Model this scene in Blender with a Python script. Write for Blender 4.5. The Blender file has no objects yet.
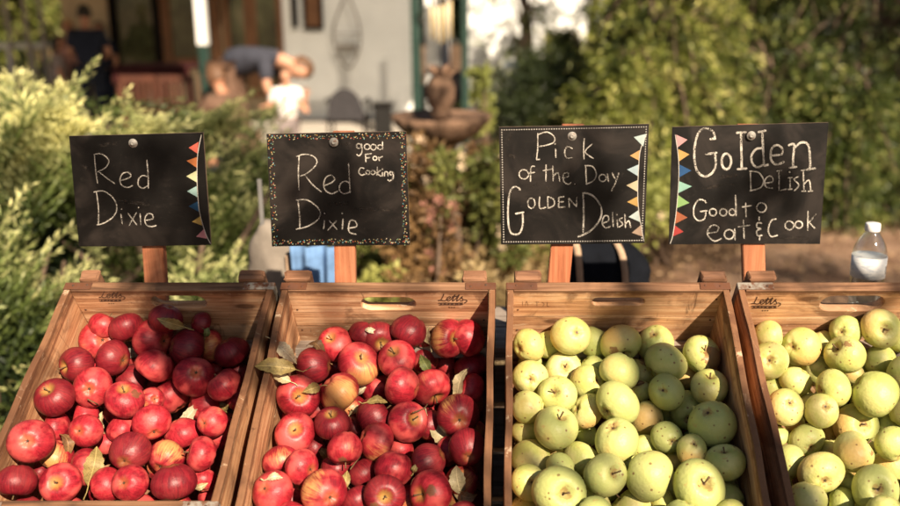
import bpy, bmesh, math, random
import numpy as np
from mathutils import Vector, Matrix, Quaternion
R = math.radians
random.seed(7); np.random.seed(7)
sc = bpy.context.scene
col = sc.collection

# ------------------------------------------------------------------ camera
FPX = 920.0; CX = 490.0; CY = 253.0; PITCH = R(15.4)
CAM = Vector((0, 0, 1.62))
FW = Vector((0, math.cos(PITCH), -math.sin(PITCH)))
UP = Vector((0, math.sin(PITCH), math.cos(PITCH)))
cd = bpy.data.cameras.new('camera'); cam = bpy.data.objects.new('camera', cd); col.objects.link(cam)
cam.location = CAM; cam.rotation_euler = (math.pi/2 - PITCH, 0, 0)
cd.sensor_width = 36; cd.lens = FPX/900*36; cd.shift_x = -(CX-450)/900
cd.clip_start = .05; cd.clip_end = 600
cd.dof.use_dof = True; cd.dof.focus_distance = 1.52; cd.dof.aperture_fstop = 2.15; cd.dof.aperture_blades = 9
sc.camera = cam

def ray(x, y):
    return (FW + Vector((1, 0, 0))*((x-CX)/FPX) - UP*((y-CY)/FPX))
def at(x, y, Y):                       # point of the plane world-y = Y
    d = ray(x, y); return CAM + d*(Y/d.y)
def hit_plane(x, y, p, n):
    d = ray(x, y); return CAM + d*((p-CAM).dot(n)/d.dot(n))
def project(p):
    v = p-CAM; d = v.dot(FW)
    return CX + FPX*v.x/d, CY - FPX*v.dot(UP)/d, d

# ------------------------------------------------------------------ object helpers
def link(name, me, m=None, parent=None):
    o = bpy.data.objects.new(name, me); col.objects.link(o)
    if m is not None and me is not None and len(me.materials) == 0: me.materials.append(m)
    if parent is not None: o.parent = parent
    return o
def tag(o, label=None, cat=None, group=None, kind=None):
    if label: o['label'] = label
    if cat: o['category'] = cat
    if group: o['group'] = group
    if kind: o['kind'] = kind
    return o
def thing(name, label, cat, loc=(0, 0, 0), rot=(0, 0, 0), group=None):
    o = bpy.data.objects.new(name, None); col.objects.link(o)
    o.location = loc; o.rotation_euler = rot; o.empty_display_size = .05
    return tag(o, label, cat, group)
def mesh(name, verts, faces, smooth=False):
    me = bpy.data.meshes.new(name); me.from_pydata([tuple(v) for v in verts], [], faces); me.update()
    if smooth: me.polygons.foreach_set('use_smooth', [True]*len(me.polygons))
    return me
def from_bm(name, bm, smooth=False):
    me = bpy.data.meshes.new(name); bm.to_mesh(me); bm.free()
    if smooth: me.polygons.foreach_set('use_smooth', [True]*len(me.polygons))
    return me
def bm_box(bm, c, s, rot=None, bevel=0.0):
    g = bmesh.ops.create_cube(bm, size=1.0)
    vs = g['verts']
    M = Matrix.Translation(Vector(c)) @ (rot.to_4x4() if rot is not None else Matrix()) @ Matrix.Diagonal((s[0], s[1], s[2], 1))
    bmesh.ops.transform(bm, matrix=M, verts=vs)
    if bevel > 0:
        es = list({e for v in vs for e in v.link_edges})
        bmesh.ops.bevel(bm, geom=es, offset=bevel, segments=2, affect='EDGES', profile=.6)
def box(name, c, s, m, parent=None, bevel=.0015, rot=None):
    bm = bmesh.new(); bm_box(bm, c, s, rot, bevel); return link(name, from_bm(name, bm), m, parent)
def bm_tube(bm, pts, rads, seg=8, cap=True):
    pts = [Vector(p) for p in pts]; rings = []
    if not hasattr(rads, '__len__'): rads = [rads]*len(pts)
    up = Vector((.13, .21, .97))
    for i, p in enumerate(pts):
        t = (pts[min(i+1, len(pts)-1)]-pts[max(i-1, 0)])
        if t.length < 1e-9: t = Vector((0, 0, 1))
        t.normalize()
        a = t.cross(up)
        if a.length < .05: a = t.cross(Vector((1, 0, 0)))
        a.normalize(); b = t.cross(a)
        rings.append([bm.verts.new(p + (a*math.cos(2*math.pi*k/seg)+b*math.sin(2*math.pi*k/seg))*rads[i]) for k in range(seg)])
    for i in range(len(rings)-1):
        for k in range(seg):
            bm.faces.new((rings[i][k], rings[i][(k+1) % seg], rings[i+1][(k+1) % seg], rings[i+1][k]))
    if cap:
        bm.faces.new(list(reversed(rings[0]))); bm.faces.new(rings[-1])
def tube(name, pts, rads, m, parent=None, seg=8, smooth=True):
    bm = bmesh.new(); bm_tube(bm, pts, rads, seg); return link(name, from_bm(name, bm, smooth), m, parent)
def bm_lathe(bm, prof, seg=32, c=(0, 0, 0), fn=None):
    c = Vector(c); rings = []
    for (r, z) in prof:
        ring = []
        for k in range(seg):
            a = 2*math.pi*k/seg; rr = r*(fn(a, z) if fn else 1)
            ring.append(bm.verts.new(c+Vector((rr*math.cos(a), rr*math.sin(a), z))))
        rings.append(ring)
    for i in range(len(rings)-1):
        for k in range(seg):
            bm.faces.new((rings[i][k], rings[i][(k+1) % seg], rings[i+1][(k+1) % seg], rings[i+1][k]))
    if prof[0][0] > 1e-5: bm.faces.new(list(reversed(rings[0])))
    if prof[-1][0] > 1e-5: bm.faces.new(rings[-1])
    bmesh.ops.remove_doubles(bm, verts=bm.verts, dist=1e-6)
def lathe(name, prof, m, parent=None, seg=32, c=(0, 0, 0), fn=None, smooth=True):
    bm = bmesh.new(); bm_lathe(bm, prof, seg, c, fn); return link(name, from_bm(name, bm, smooth), m, parent)
def catmull(pts, n=6):
    if len(pts) < 3: return [tuple(p) for p in pts]
    out = []; P = [pts[0]]+list(pts)+[pts[-1]]
    for i in range(1, len(P)-2):
        p0, p1, p2, p3 = P[i-1], P[i], P[i+1], P[i+2]
        for k in range(n):
            t = k/n
            out.append(tuple(.5*((2*b)+(-a+c)*t+(2*a-5*b+4*c-d)*t*t+(-a+3*b-3*c+d)*t**3) for a, b, c, d in zip(p0, p1, p2, p3)))
    out.append(tuple(pts[-1])); return out

# ------------------------------------------------------------------ materials
class NT:
    def __init__(s, name):
        s.m = bpy.data.materials.new(name); s.m.use_nodes = True
        s.t = s.m.node_tree; s.t.nodes.clear()
        s.out = s.n('ShaderNodeOutputMaterial')
        s.b = s.n('ShaderNodeBsdfPrincipled'); s.t.links.new(s.b.outputs[0], s.out.inputs[0])
    def n(s, typ, **kw):
        nd = s.t.nodes.new(typ)
        for k, v in kw.items(): setattr(nd, k, v)
        return nd
    def l(s, a, b): s.t.links.new(a, b)
    def setin(s, nd, i, v):
        if isinstance(v, bpy.types.NodeSocket): s.l(v, nd.inputs[i])
        elif isinstance(v, (tuple, list)) and len(v) == 3 and nd.inputs[i].type == 'RGBA': nd.inputs[i].default_value = (*v, 1)
        else: nd.inputs[i].default_value = v
    def math(s, op, a, b=0.0, clamp=False):
        nd = s.n('ShaderNodeMath', operation=op, use_clamp=clamp); s.setin(nd, 0, a); s.setin(nd, 1, b); return nd.outputs[0]
    def mix(s, f, a, b, bt='MIX'):
        nd = s.n('ShaderNodeMixRGB', blend_type=bt); s.setin(nd, 0, f); s.setin(nd, 1, a); s.setin(nd, 2, b); return nd.outputs[0]
    def obj(s, rnd=True):
        tc = s.n('ShaderNodeTexCoord').outputs['Object']
        if not rnd: return tc
        r = s.n('ShaderNodeObjectInfo').outputs['Random']
        nd = s.n('ShaderNodeVectorMath', operation='ADD'); s.l(tc, nd.inputs[0])
        s.l(s.math('MULTIPLY', r, 37.0), nd.inputs[1]); return nd.outputs[0]
    def rand(s): return s.n('ShaderNodeObjectInfo').outputs['Random']
    def pos(s): return s.n('ShaderNodeNewGeometry').outputs['Position']
    def mapv(s, v, sc_): 
        nd = s.n('ShaderNodeMapping'); s.l(v, nd.inputs[0]); nd.inputs[3].default_value = sc_; return nd.outputs[0]
    def noise(s, v, scale, detail=4, rough=.55, dist=0):
        nd = s.n('ShaderNodeTexNoise'); s.l(v, nd.inputs['Vector']); nd.inputs['Scale'].default_value = scale
        nd.inputs['Detail'].default_value = detail; nd.inputs['Roughness'].default_value = rough; nd.inputs['Distortion'].default_value = dist
        return nd.outputs[0]
    def vor(s, v, scale, feature='F1'):
        nd = s.n('ShaderNodeTexVoronoi', feature=feature); s.l(v, nd.inputs['Vector']); nd.inputs['Scale'].default_value = scale; return nd.outputs['Distance']
    def ramp(s, f, stops):
        nd = s.n('ShaderNodeValToRGB'); s.l(f, nd.inputs[0]); el = nd.color_ramp.elements
        while len(el) < len(stops): el.new(.5)
        for e, (p, c) in zip(el, stops):
            e.position = p; e.color = (*c, 1) if len(c) == 3 else c
        return nd.outputs[0]
    def step(s, v, lo, hi):
        nd = s.n('ShaderNodeMapRange', interpolation_type='SMOOTHSTEP'); s.setin(nd, 0, v)
        nd.inputs[1].default_value = lo; nd.inputs[2].default_value = hi; return nd.outputs[0]
    def bump(s, h, strength, dist=.001):
        nd = s.n('ShaderNodeBump'); s.l(h, nd.inputs['Height']); nd.inputs['Strength'].default_value = strength; nd.inputs['Distance'].default_value = dist
        s.l(nd.outputs[0], s.b.inputs['Normal'])
    def base(s, c, rough=.6, spec=.5):
        s.setin(s.b, 'Base Color', c); s.setin(s.b, 'Roughness', rough); s.b.inputs['Specular IOR Level'].default_value = spec

def m_plain(name, c, rough=.7, spec=.4, var=.25, scale=8.0, metallic=0, bump=0.0):
    t = NT(name); v = t.obj()
    n = t.noise(v, scale, 5, .6)
    dark = tuple(x*(1-var) for x in c); lite = tuple(min(1, x*(1+var)) for x in c)
    t.base(t.ramp(n, [(.3, dark), (.7, lite)]), rough, spec); t.b.inputs['Metallic'].default_value = metallic
    if bump: t.bump(t.noise(v, scale*6, 4), bump, .002)
    return t.m

def m_wood(name, dark, mid, lite, axis='X', stain=.5, rough=.75, grey=0.0, gs=1.0, rim=False):
    t = NT(name); v = t.obj()
    sv = {'X': (2.2, 46, 46), 'Y': (46, 2.2, 46), 'Z': (46, 46, 2.2)}[axis]
    g1 = t.noise(t.mapv(v, tuple(a*gs for a in sv)), 1.0, 6, .62, 1.4)
    sv2 = {'X': (9, 330, 330), 'Y': (330, 9, 330), 'Z': (330, 330, 9)}[axis]
    g2 = t.noise(t.mapv(v, sv2), 1.0, 3, .6)
    st = t.noise(v, 6.5, 5, .6, .6)
    fine = t.noise(v, 60, 4, .7)
    c = t.ramp(g1, [(.30, dark), (.47, mid), (.68, lite)])
    c = t.mix(t.math('MULTIPLY', t.step(g2, .5, .72), .45), c, dark)
    c = t.mix(t.math('MULTIPLY', t.step(st, .52, .72), stain), c, tuple(a*.38 for a in dark))
    c = t.mix(t.math('MULTIPLY', t.step(st, .46, .28), .35), c, tuple(min(1, a*1.25) for a in lite))
    c = t.mix(t.math('MULTIPLY', t.step(fine, .60, .75), .35), c, tuple(a*.45 for a in dark))
    if grey: c = t.mix(grey, c, (.30, .27, .24))
    # knots
    kn = t.vor(t.mapv(v, {'X': (5, 13, 13), 'Y': (13, 5, 13), 'Z': (13, 13, 5)}[axis]), 1.0)
    c = t.mix(t.math('MULTIPLY', t.step(kn, .13, .06), .75), c, tuple(a*.4 for a in dark))
    if rim:
        tcz = t.n('ShaderNodeSeparateXYZ'); t.l(t.obj(False), tcz.inputs[0]); edge = t.noise(v, 28, 4, .7)
        zz = t.math('ADD', tcz.outputs[2], t.math('MULTIPLY', t.math('SUBTRACT', edge, .5), .030))
        c = t.mix(t.math('MULTIPLY', t.step(zz, -.013, .000), .92), c, t.mix(edge, (.06, .026, .014), (.26, .120, .055)))
        big = t.noise(v, 3.6, 6, .62, .9); c = t.mix(t.math('MULTIPLY', t.step(big, .54, .60), .60), c, tuple(a*.55 for a in dark))
        scf = t.noise(t.mapv(v, (14, 14, 90)), 1.0, 5, .8, 1.5); c = t.mix(t.math('MULTIPLY', t.step(scf, .58, .68), .55), c, (.70, .55, .38))
        drk = t.noise(t.mapv(v, (60, 60, 9)), 1.0, 4, .7, 1.0); c = t.mix(t.math('MULTIPLY', t.step(drk, .62, .72), .65), c, tuple(a*.3 for a in dark))
    c = t.mix(t.math('MULTIPLY', t.rand(), .38), c, t.mix(1.0, c, (.62, .50, .42), 'MULTIPLY'))
    t.base(c, rough, .3)
    h = t.math('ADD', t.math('MULTIPLY', g2, .6), t.math('MULTIPLY', g1, .8))
    t.bump(h, .8, .0018)
    return t.m

MW_END = m_wood('end_board_wood', (.20, .082, .038), (.55, .300, .155), (.76, .52, .325), 'X', .62, rim=True)
MW_SIDE = m_wood('side_board_wood', (.15, .058, .027), (.47, .235, .115), (.67, .42, .24), 'Y', .7, rim=True)
MW_RAIL = m_wood('weathered_rail_wood', (.050, .025, .014), (.16, .078, .040), (.29, .16, .09), 'X', .6)
MW_CLEAT = m_wood('cleat_wood', (.08, .035, .02), (.20, .095, .05), (.32, .17, .10), 'X', .6)
MW_POST = m_wood('cedar_post_wood', (.24, .070, .030), (.42, .150, .070), (.52, .23, .12), 'Z', .5, gs=.6)
MW_GREY = m_wood('grey_plank_wood', (.12, .09, .07), (.30, .25, .21), (.42, .37, .32), 'X', .35)
MW_FLOOR = m_wood('floor_board_wood', (.12, .055, .03), (.26, .13, .07), (.36, .20, .11), 'Y', .5)

def m_metal(name, c, rust):
    t = NT(name); v = t.obj(); n = t.noise(v, 70, 5, .65); n2 = t.noise(v, 18, 3)
    cc = t.mix(t.step(n, .5-rust*.3, .62), c, (.12, .045, .02))
    cc = t.mix(t.math('MULTIPLY', t.step(n2, .5, .7), .5), cc, tuple(a*.5 for a in c))
    t.base(cc, t.math('ADD', t.math('MULTIPLY', n, .35), .5), .35); t.b.inputs['Metallic'].default_value = .2
    t.bump(n, .4, .0006); return t.m
M_STRAP_G = m_metal('galvanised_strap', (.26, .235, .20), .35)
M_STRAP_R = m_metal('rusty_strap', (.12, .055, .035), .8)
M_NAIL = m_metal('nail_metal', (.06, .04, .03), .5)
M_SCREW = m_metal('washer_metal', (.26, .245, .22), .0)

def m_apple_red():
    t = NT('red_apple_skin'); tc = t.obj(False); vr = t.obj(True)
    sep = t.n('ShaderNodeSeparateXYZ'); t.l(tc, sep.inputs[0]); X, Y, Z = sep.outputs
    ang = t.math('ARCTAN2', Y, X)
    comb = t.n('ShaderNodeCombineXYZ'); t.l(t.math('MULTIPLY', t.math('SINE', ang), 5.0), comb.inputs[0]); t.l(t.math('MULTIPLY', t.math('COSINE', ang), 5.0), comb.inputs[1]); t.l(t.math('ADD', t.math('MULTIPLY', Z, .55), t.math('MULTIPLY', t.rand(), 31.0)), comb.inputs[2])
    streak = t.noise(comb.outputs[0], 2.6, 5, .7)
    big = t.noise(vr, 1.1, 3, .5)
    rnd = t.rand()
    dk = t.mix(rnd, (.12, .004, .010), (.22, .008, .014)); br = t.mix(rnd, (.32, .011, .024), (.50, .030, .044))
    patch = t.noise(vr, 2.2, 6, .68, .6)
    c = t.mix(t.step(t.math('ADD', t.math('MULTIPLY', streak, .45), t.math('MULTIPLY', patch, .55)), .36, .64), dk, br)
    c = t.mix(t.math('MULTIPLY', t.step(big, .44, .66), .65), c, (.66, .11, .095))
    dark = t.n('ShaderNodeAttribute', attribute_type='OBJECT', attribute_name='dark').outputs['Fac']
    c = t.mix(dark, c, t.mix(t.step(streak, .35, .7), (.075, .004, .009), (.19, .009, .015)))
    blush = t.n('ShaderNodeAttribute', attribute_type='OBJECT', attribute_name='blush').outputs['Fac']
    # yellow cheek faces local +X
    bl = t.math('ADD', t.math('ADD', X, t.math('MULTIPLY', t.math('SUBTRACT', streak, .5), 1.5)), t.math('MULTIPLY', t.math('SUBTRACT', big, .5), 1.2))
    thr = t.math('SUBTRACT', bl, t.math('SUBTRACT', 1.25, t.math('MULTIPLY', blush, 1.3)))
    c = t.mix(t.math('MULTIPLY', t.step(thr, -.15, .5), .85), c, t.mix(streak, (.55, .19, .06), (.50, .34, .11)))
    rad = t.math('SQRT', t.math('ADD', t.math('MULTIPLY', X, X), t.math('MULTIPLY', Y, Y)))
    cav = t.math('MULTIPLY', t.step(t.math('ADD', rad, t.math('MULTIPLY', t.math('SUBTRACT', streak, .5), .55)), .46, .12), t.math('ADD', t.math('MULTIPLY', t.step(Z, -.2, .3), .40), .22))
    c = t.mix(cav, c, (.42, .27, .065))
    c = t.mix(t.step(rad, .10, .03), c, (.05, .02, .01))
    dots = t.vor(vr, 15.0)
    c = t.mix(t.math('MULTIPLY', t.step(dots, .13, .05), .40), c, (.66, .32, .16))
    sc1 = t.noise(vr, 9, 4, .7)
    c = t.mix(t.math('MULTIPLY', t.step(sc1, .66, .76), .55), c, (.14, .03, .015))
    bru = t.n('ShaderNodeAttribute', attribute_type='OBJECT', attribute_name='bruise').outputs['Fac']
    dd = t.n('ShaderNodeVectorMath', operation='DISTANCE'); t.l(tc, dd.inputs[0]); dd.inputs[1].default_value = (.55, .35, .62)
    bd = t.math('ADD', dd.outputs['Value'], t.math('MULTIPLY', t.math('SUBTRACT', t.noise(vr, 3, 4), .5), .7))
    c = t.mix(t.math('MULTIPLY', t.step(t.math('SUBTRACT', bd, bru), .08, -.03), .88), c, (.13, .055, .025))
    c = t.mix(t.math('MULTIPLY', t.step(t.noise(vr, 24, 4, .75), .55, .75), .22), c, (.50, .20, .16))
    t.base(c, t.math('ADD', .33, t.math('MULTIPLY', t.noise(vr, 3, 3, .6), .22)), .34)
    t.b.inputs['Coat Weight'].default_value = .0; t.b.inputs['Coat Roughness'].default_value = .22
    
    t.bump(t.noise(vr, 4, 3), .06, .04); return t.m
def m_apple_gold():
    t = NT('golden_apple_skin'); tc = t.obj(False); vr = t.obj(True)
    sep = t.n('ShaderNodeSeparateXYZ'); t.l(tc, sep.inputs[0]); X, Y, Z = sep.outputs
    rnd = t.rand(); big = t.noise(vr, 1.2, 3, .5); med = t.noise(vr, 4.5, 5, .65)
    dark = t.n('ShaderNodeAttribute', attribute_type='OBJECT', attribute_name='dark').outputs['Fac']
    a = t.mix(rnd, (.62, .55, .23), (.52, .51, .18)); b = t.mix(rnd, (.48, .48, .14), (.38, .42, .115))
    c = t.mix(t.step(big, .35, .65), a, b)
    c = t.mix(t.math('MULTIPLY', dark, .75), c, t.mix(big, (.34, .38, .12), (.44, .47, .17)))
    blush = t.n('ShaderNodeAttribute', attribute_type='OBJECT', attribute_name='blush').outputs['Fac']
    bl = t.math('ADD', X, t.math('MULTIPLY', t.math('SUBTRACT', big, .5), 1.4))
    thr = t.math('SUBTRACT', bl, t.math('SUBTRACT', 1.25, t.math('MULTIPLY', blush, 1.2)))
    c = t.mix(t.math('MULTIPLY', t.step(thr, -.2, .7), .6), c, (.66, .34, .13))
    rad = t.math('SQRT', t.math('ADD', t.math('MULTIPLY', X, X), t.math('MULTIPLY', Y, Y)))
    c = t.mix(t.math('MULTIPLY', t.step(t.math('ADD', rad, t.math('MULTIPLY', t.math('SUBTRACT', med, .5), 1.0)), .30, .12), .75), c, (.30, .17, .06))
    c = t.mix(t.step(rad, .10, .03), c, (.05, .025, .01))
    dots = t.vor(vr, 12.0)
    c = t.mix(t.math('MULTIPLY', t.step(dots, .15, .06), .6), c, (.30, .22, .07))
    d2 = t.vor(vr, 2.3)
    c = t.mix(t.math('MULTIPLY', t.step(t.math('ADD', d2, t.math('MULTIPLY', t.math('SUBTRACT', med, .5), .16)), .16, .10), .8), c, (.17, .075, .03))
    rus = t.noise(vr, 2.0, 6, .7, .8)
    c = t.mix(t.math('MULTIPLY', t.step(rus, .60, .67), .50), c, (.46, .24, .09))
    bru = t.n('ShaderNodeAttribute', attribute_type='OBJECT', attribute_name='bruise').outputs['Fac']
    dd = t.n('ShaderNodeVectorMath', operation='DISTANCE'); t.l(tc, dd.inputs[0]); dd.inputs[1].default_value = (.55, .35, .62)
    bd = t.math('ADD', dd.outputs['Value'], t.math('MULTIPLY', t.math('SUBTRACT', med, .5), .8))
    c = t.mix(t.math('MULTIPLY', t.step(t.math('SUBTRACT', bd, bru), .06, -.03), .85), c, (.22, .10, .045))
    t.base(c, t.math('ADD', .30, t.math('MULTIPLY', t.noise(vr, 8, 6, .8), .34)), .38)
    t.b.inputs['Coat Weight'].default_value = .0
    
    t.bump(t.noise(vr, 6, 3), .10, .04); return t.m
M_RED = m_apple_red(); M_GOLD = m_apple_gold()
M_STEM = m_plain('apple_stem', (.12, .07, .03), .8)
M_CALYX = m_plain('apple_calyx', (.05, .03, .015), .9)

def m_leaf(name, c1, c2, trans=.35, scale=3.0, rough=.55, vein=False, obj=True):
    vein = obj
    t = NT(name); v = t.obj() if obj else t.pos()
    n = t.noise(v, scale, 4, .6); n2 = t.noise(v, scale*7, 2)
    c = t.mix(t.step(n, .32, .68), c1, c2)
    c = t.mix(t.math('MULTIPLY', t.step(n2, .45, .7), .45), c, tuple(a*.45 for a in c1))
    if vein:
        sx_ = t.n('ShaderNodeSeparateXYZ'); t.l(t.obj(False), sx_.inputs[0]); ax_ = t.math('ABSOLUTE', sx_.outputs[0])
        c = t.mix(t.math('MULTIPLY', t.step(ax_, .0008, .0003), .6), c, tuple(min(1, a*1.7) for a in c2))
        ph = t.math('SINE', t.math('MULTIPLY', t.math('SUBTRACT', sx_.outputs[1], t.math('MULTIPLY', ax_, .8)), 1900)); c = t.mix(t.math('MULTIPLY', t.step(ph, .75, 1.0), .35), c, tuple(a*.6 for a in c1))
        c = t.mix(t.math('MULTIPLY', t.step(t.noise(v, 220, 4, .7), .60, .68), .6), c, (.12, .06, .03))
    t.base(c, rough, .35)
    tr = t.n('ShaderNodeBsdfTranslucent'); t.l(c, tr.inputs[0])
    mx = t.n('ShaderNodeMixShader'); mx.inputs[0].default_value = trans
    t.l(t.b.outputs[0], mx.inputs[1]); t.l(tr.outputs[0], mx.inputs[2]); t.l(mx.outputs[0], t.out.inputs[0])
    return t.m

# ------------------------------------------------------------------ people (built first, few objects alive)
def eval_skin(V, E, rad, root=0, sub=1):
    me = bpy.data.meshes.new('tmp'); me.from_pydata([tuple(v) for v in V], E, [])
    o = bpy.data.objects.new('tmp', me); col.objects.link(o)
    mo = o.modifiers.new('s', 'SKIN'); mo.use_smooth_shade = True
    for i, r in enumerate(rad):
        sv = me.skin_vertices[0].data[i]; sv.radius = (r, r) if not isinstance(r, tuple) else r; sv.use_root = (i == root)
    s = o.modifiers.new('u', 'SUBSURF'); s.levels = sub; s.render_levels = sub
    dg = bpy.context.evaluated_depsgraph_get(); dg.update()
    out = bpy.data.meshes.new_from_object(o.evaluated_get(dg))
    bpy.data.objects.remove(o); return out
M_SKIN = m_plain('skin', (.52, .27, .17), .5, .4, .08)
M_SKIN2 = m_plain('tanned_skin', (.40, .19, .11), .5, .4, .08)
M_HAIRD = m_plain('dark_hair', (.02, .014, .010), .6)
M_HAIRB = m_plain('brown_hair', (.12, .06, .03), .6)
M_HAIRY = m_plain('blond_hair', (.45, .26, .10), .6)
def cloth(name, c): return m_plain(name, c, .85, .2, .18, 12, bump=.3)
M_NAVY = cloth('navy_cloth', (.012, .016, .030)); M_SLATE = cloth('slate_blue_cloth', (.045, .047, .062))
M_WHITEC = cloth('white_cloth', (.72, .68, .64)); M_JEANS = cloth('denim', (.012, .016, .028)); M_GREYC = cloth('grey_cloth', (.22, .18, .17))
M_BROWNC = cloth('brown_cloth', (.13, .075, .05)); M_PINKC = cloth('rose_cloth', (.42, .22, .18))

def person(label, loc, yaw, h, J, skin, hair, shirt, pants, long_hair=False, group=None):
    """J: joints in a 1.75 m body frame, x right, y forward"""
    root = thing('person', label, 'person', loc, (0, 0, yaw), group); k = h/1.75
    D = dict(pel=(0, 0, .95), wst=(0, 0, 1.08), cst=(0, 0, 1.30), nb=(0, -.01, 1.45), nk=(0, 0, 1.52), hd=(0, .02, 1.64),
             shl=(-.19, 0, 1.42), ell=(-.24, -.02, 1.14), wrl=(-.24, .06, .90), shr=(.19, 0, 1.42), elr=(.24, -.02, 1.14), wrr=(.24, .06, .90),
             hpl=(-.09, 0, .90), knl=(-.10, .02, .50), anl=(-.10, -.02, .08), tol=(-.11, .14, .03), hpr=(.09, 0, .90), knr=(.10, .02, .50), anr=(.10, -.02, .08), tor=(.11, .14, .03))
    D.update({a: b for a, b in J.items() if a != 'face'}); V = {a: Vector(b)*k for a, b in D.items()}
    names = list(V); idx = {n: i for i, n in enumerate(names)}
    rad = dict(pel=.13, wst=.115, cst=.13, nb=.075, nk=.055, hd=.07, shl=.062, ell=.042, wrl=.028, shr=.062, elr=.042, wrr=.028, hpl=.088, knl=.060, anl=.040, tol=.034, hpr=.088, knr=.060, anr=.040, tor=.034)
    E = [('pel', 'wst'), ('wst', 'cst'), ('cst', 'nb'), ('nb', 'nk'), ('nk', 'hd'), ('cst', 'shl'), ('shl', 'ell'), ('ell', 'wrl'), ('cst', 'shr'), ('shr', 'elr'), ('elr', 'wrr'),
         ('pel', 'hpl'), ('hpl', 'knl'), ('knl', 'anl'), ('anl', 'tol'), ('pel', 'hpr'), ('hpr', 'knr'), ('knr', 'anr'), ('anr', 'tor')]
    body = eval_skin([V[n] for n in names], [(idx[a], idx[b]) for a, b in E], [rad[n]*k for n in names])
    bm = bmesh.new(); bm.from_mesh(body)
    # head: egg with nose, brow, ears
    hc = V['hd']; ax = (V['hd']-V['nk']).normalized(); fwd = Vector(J.get('face', (0, 1, 0))).normalized()
    fwd = (fwd-ax*fwd.dot(ax)).normalized(); rt = fwd.cross(ax)
    Mh = Matrix((rt, fwd, ax)).transposed().to_4x4(); Mh.translation = hc+ax*.02*k
    g = bmesh.ops.create_uvsphere(bm, u_segments=20, v_segments=14, radius=1)['verts']
    for v in g:
        x, y, z = v.co; w = .078*(1-.18*max(0, -z)); v.co = Vector((x*w, y*.098*(1-.1*max(0, -z)), z*.118))*k
        if y > .8 and abs(x) < .25 and -.45 < z < .1: v.co.y += .016*k
        if y > .6 and .1 < z < .3 and .2 < abs(x) < .6: v.co.y -= .007*k
    bmesh.ops.transform(bm, matrix=Mh, verts=g)
    for s in (-1, 1):
        g = bmesh.ops.create_uvsphere(bm, u_segments=8, v_segments=6, radius=.02*k)['verts']
        bmesh.ops.transform(bm, matrix=Mh @ Matrix.Translation((s*.078*k, -.005*k, -.01*k)) @ Matrix.Diagonal((.5, .8, 1.4, 1)), verts=g)
    # hands: palm + five fingers
    for side in ('l', 'r'):
        w = V['wr'+side]; d = (w-V['el'+side]).normalized(); s = -1 if side == 'l' else 1
        a = d.cross(Vector((0, 0, 1)));
        if a.length < .1: a = Vector((0, 1, 0)) - d*d.y
        a.normalize(); nrm = d.cross(a)
        bm_box(bm, w+d*.045*k, (.09*k, .075*k, .028*k), Matrix((d, a, nrm)).transposed(), .01*k)
        for q, (off, ln) in enumerate(((-.03, .065), (-.01, .078), (.01, .074), (.03, .058))):
            p = w+d*.085*k+a*off*k
            bm_tube(bm, [p, p+d*ln*.5*k+nrm*.006*k, p+d*ln*.95*k+nrm*.022*k], [.009*k, .008*k, .006*k], 6)
        p = w+d*.03*k-a*.035*k
        bm_tube(bm, [p, p+(d-a)*.028*k, p+(d*1.5-a)*.035*k], [.011*k, .009*k, .007*k], 6)
    link('body', from_bm('body', bm, True), skin, root)
    # shirt
    sn = ['pel', 'wst', 'cst', 'nb', 'shl', 'shr']; P = [V[n] for n in sn]
    P += [V['shl'].lerp(V['ell'], .75), V['shr'].lerp(V['elr'], .75)]
    rr = [.168, .160, .155, .085, .080, .080, .062, .062]
    link('shirt', eval_skin(P, [(0, 1), (1, 2), (2, 3), (2, 4), (2, 5), (4, 6), (5, 7)], [x*k for x in rr]), shirt, root)
    sn = ['pel', 'hpl', 'knl', 'hpr', 'knr']; P = [V[n] for n in sn]+[V['knl'].lerp(V['anl'], .9), V['knr'].lerp(V['anr'], .9)]
    link('trousers', eval_skin(P, [(0, 1), (1, 2), (0, 3), (3, 4), (2, 5), (4, 6)], [x*k for x in (.152, .108, .078, .105, .078, .058, .058)]), pants, root)
    # hair cap
    bm = bmesh.new(); g = bmesh.ops.create_uvsphere(bm, u_segments=20, v_segments=14, radius=1)['verts']
    kill = []
    for v in g:
        x, y, z = v.co
        if (y > .25 and z < .45) or z < (-.5 if not long_hair else -.95): kill.append(v)
        v.co = Vector((x*.092, y*.112-.006, z*.128+.008))*k
        if long_hair and z < -.2: v.co.z += z*.12*k; v.co.x *= .8
    bmesh.ops.delete(bm, geom=kill, context='VERTS')
    bmesh.ops.transform(bm, matrix=Mh, verts=bm.verts)
    link('hair', from_bm('hair', bm, True), hair, root)
    for s in 'lr':
        a = V['an'+s]; b = V['to'+s]
        link('shoe', eval_skin([a-(b-a)*.25+Vector((0, 0, -.03*k)), a.lerp(b, .5)+Vector((0, 0, -.015*k)), b], [(0, 1), (1, 2)], [.05*k, .048*k, .04*k]), M_NAVY, root)
    return root

def gp(x, y, Y, z=0.0):
    p = at(x, y, Y); return (p.x, Y, z)
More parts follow.
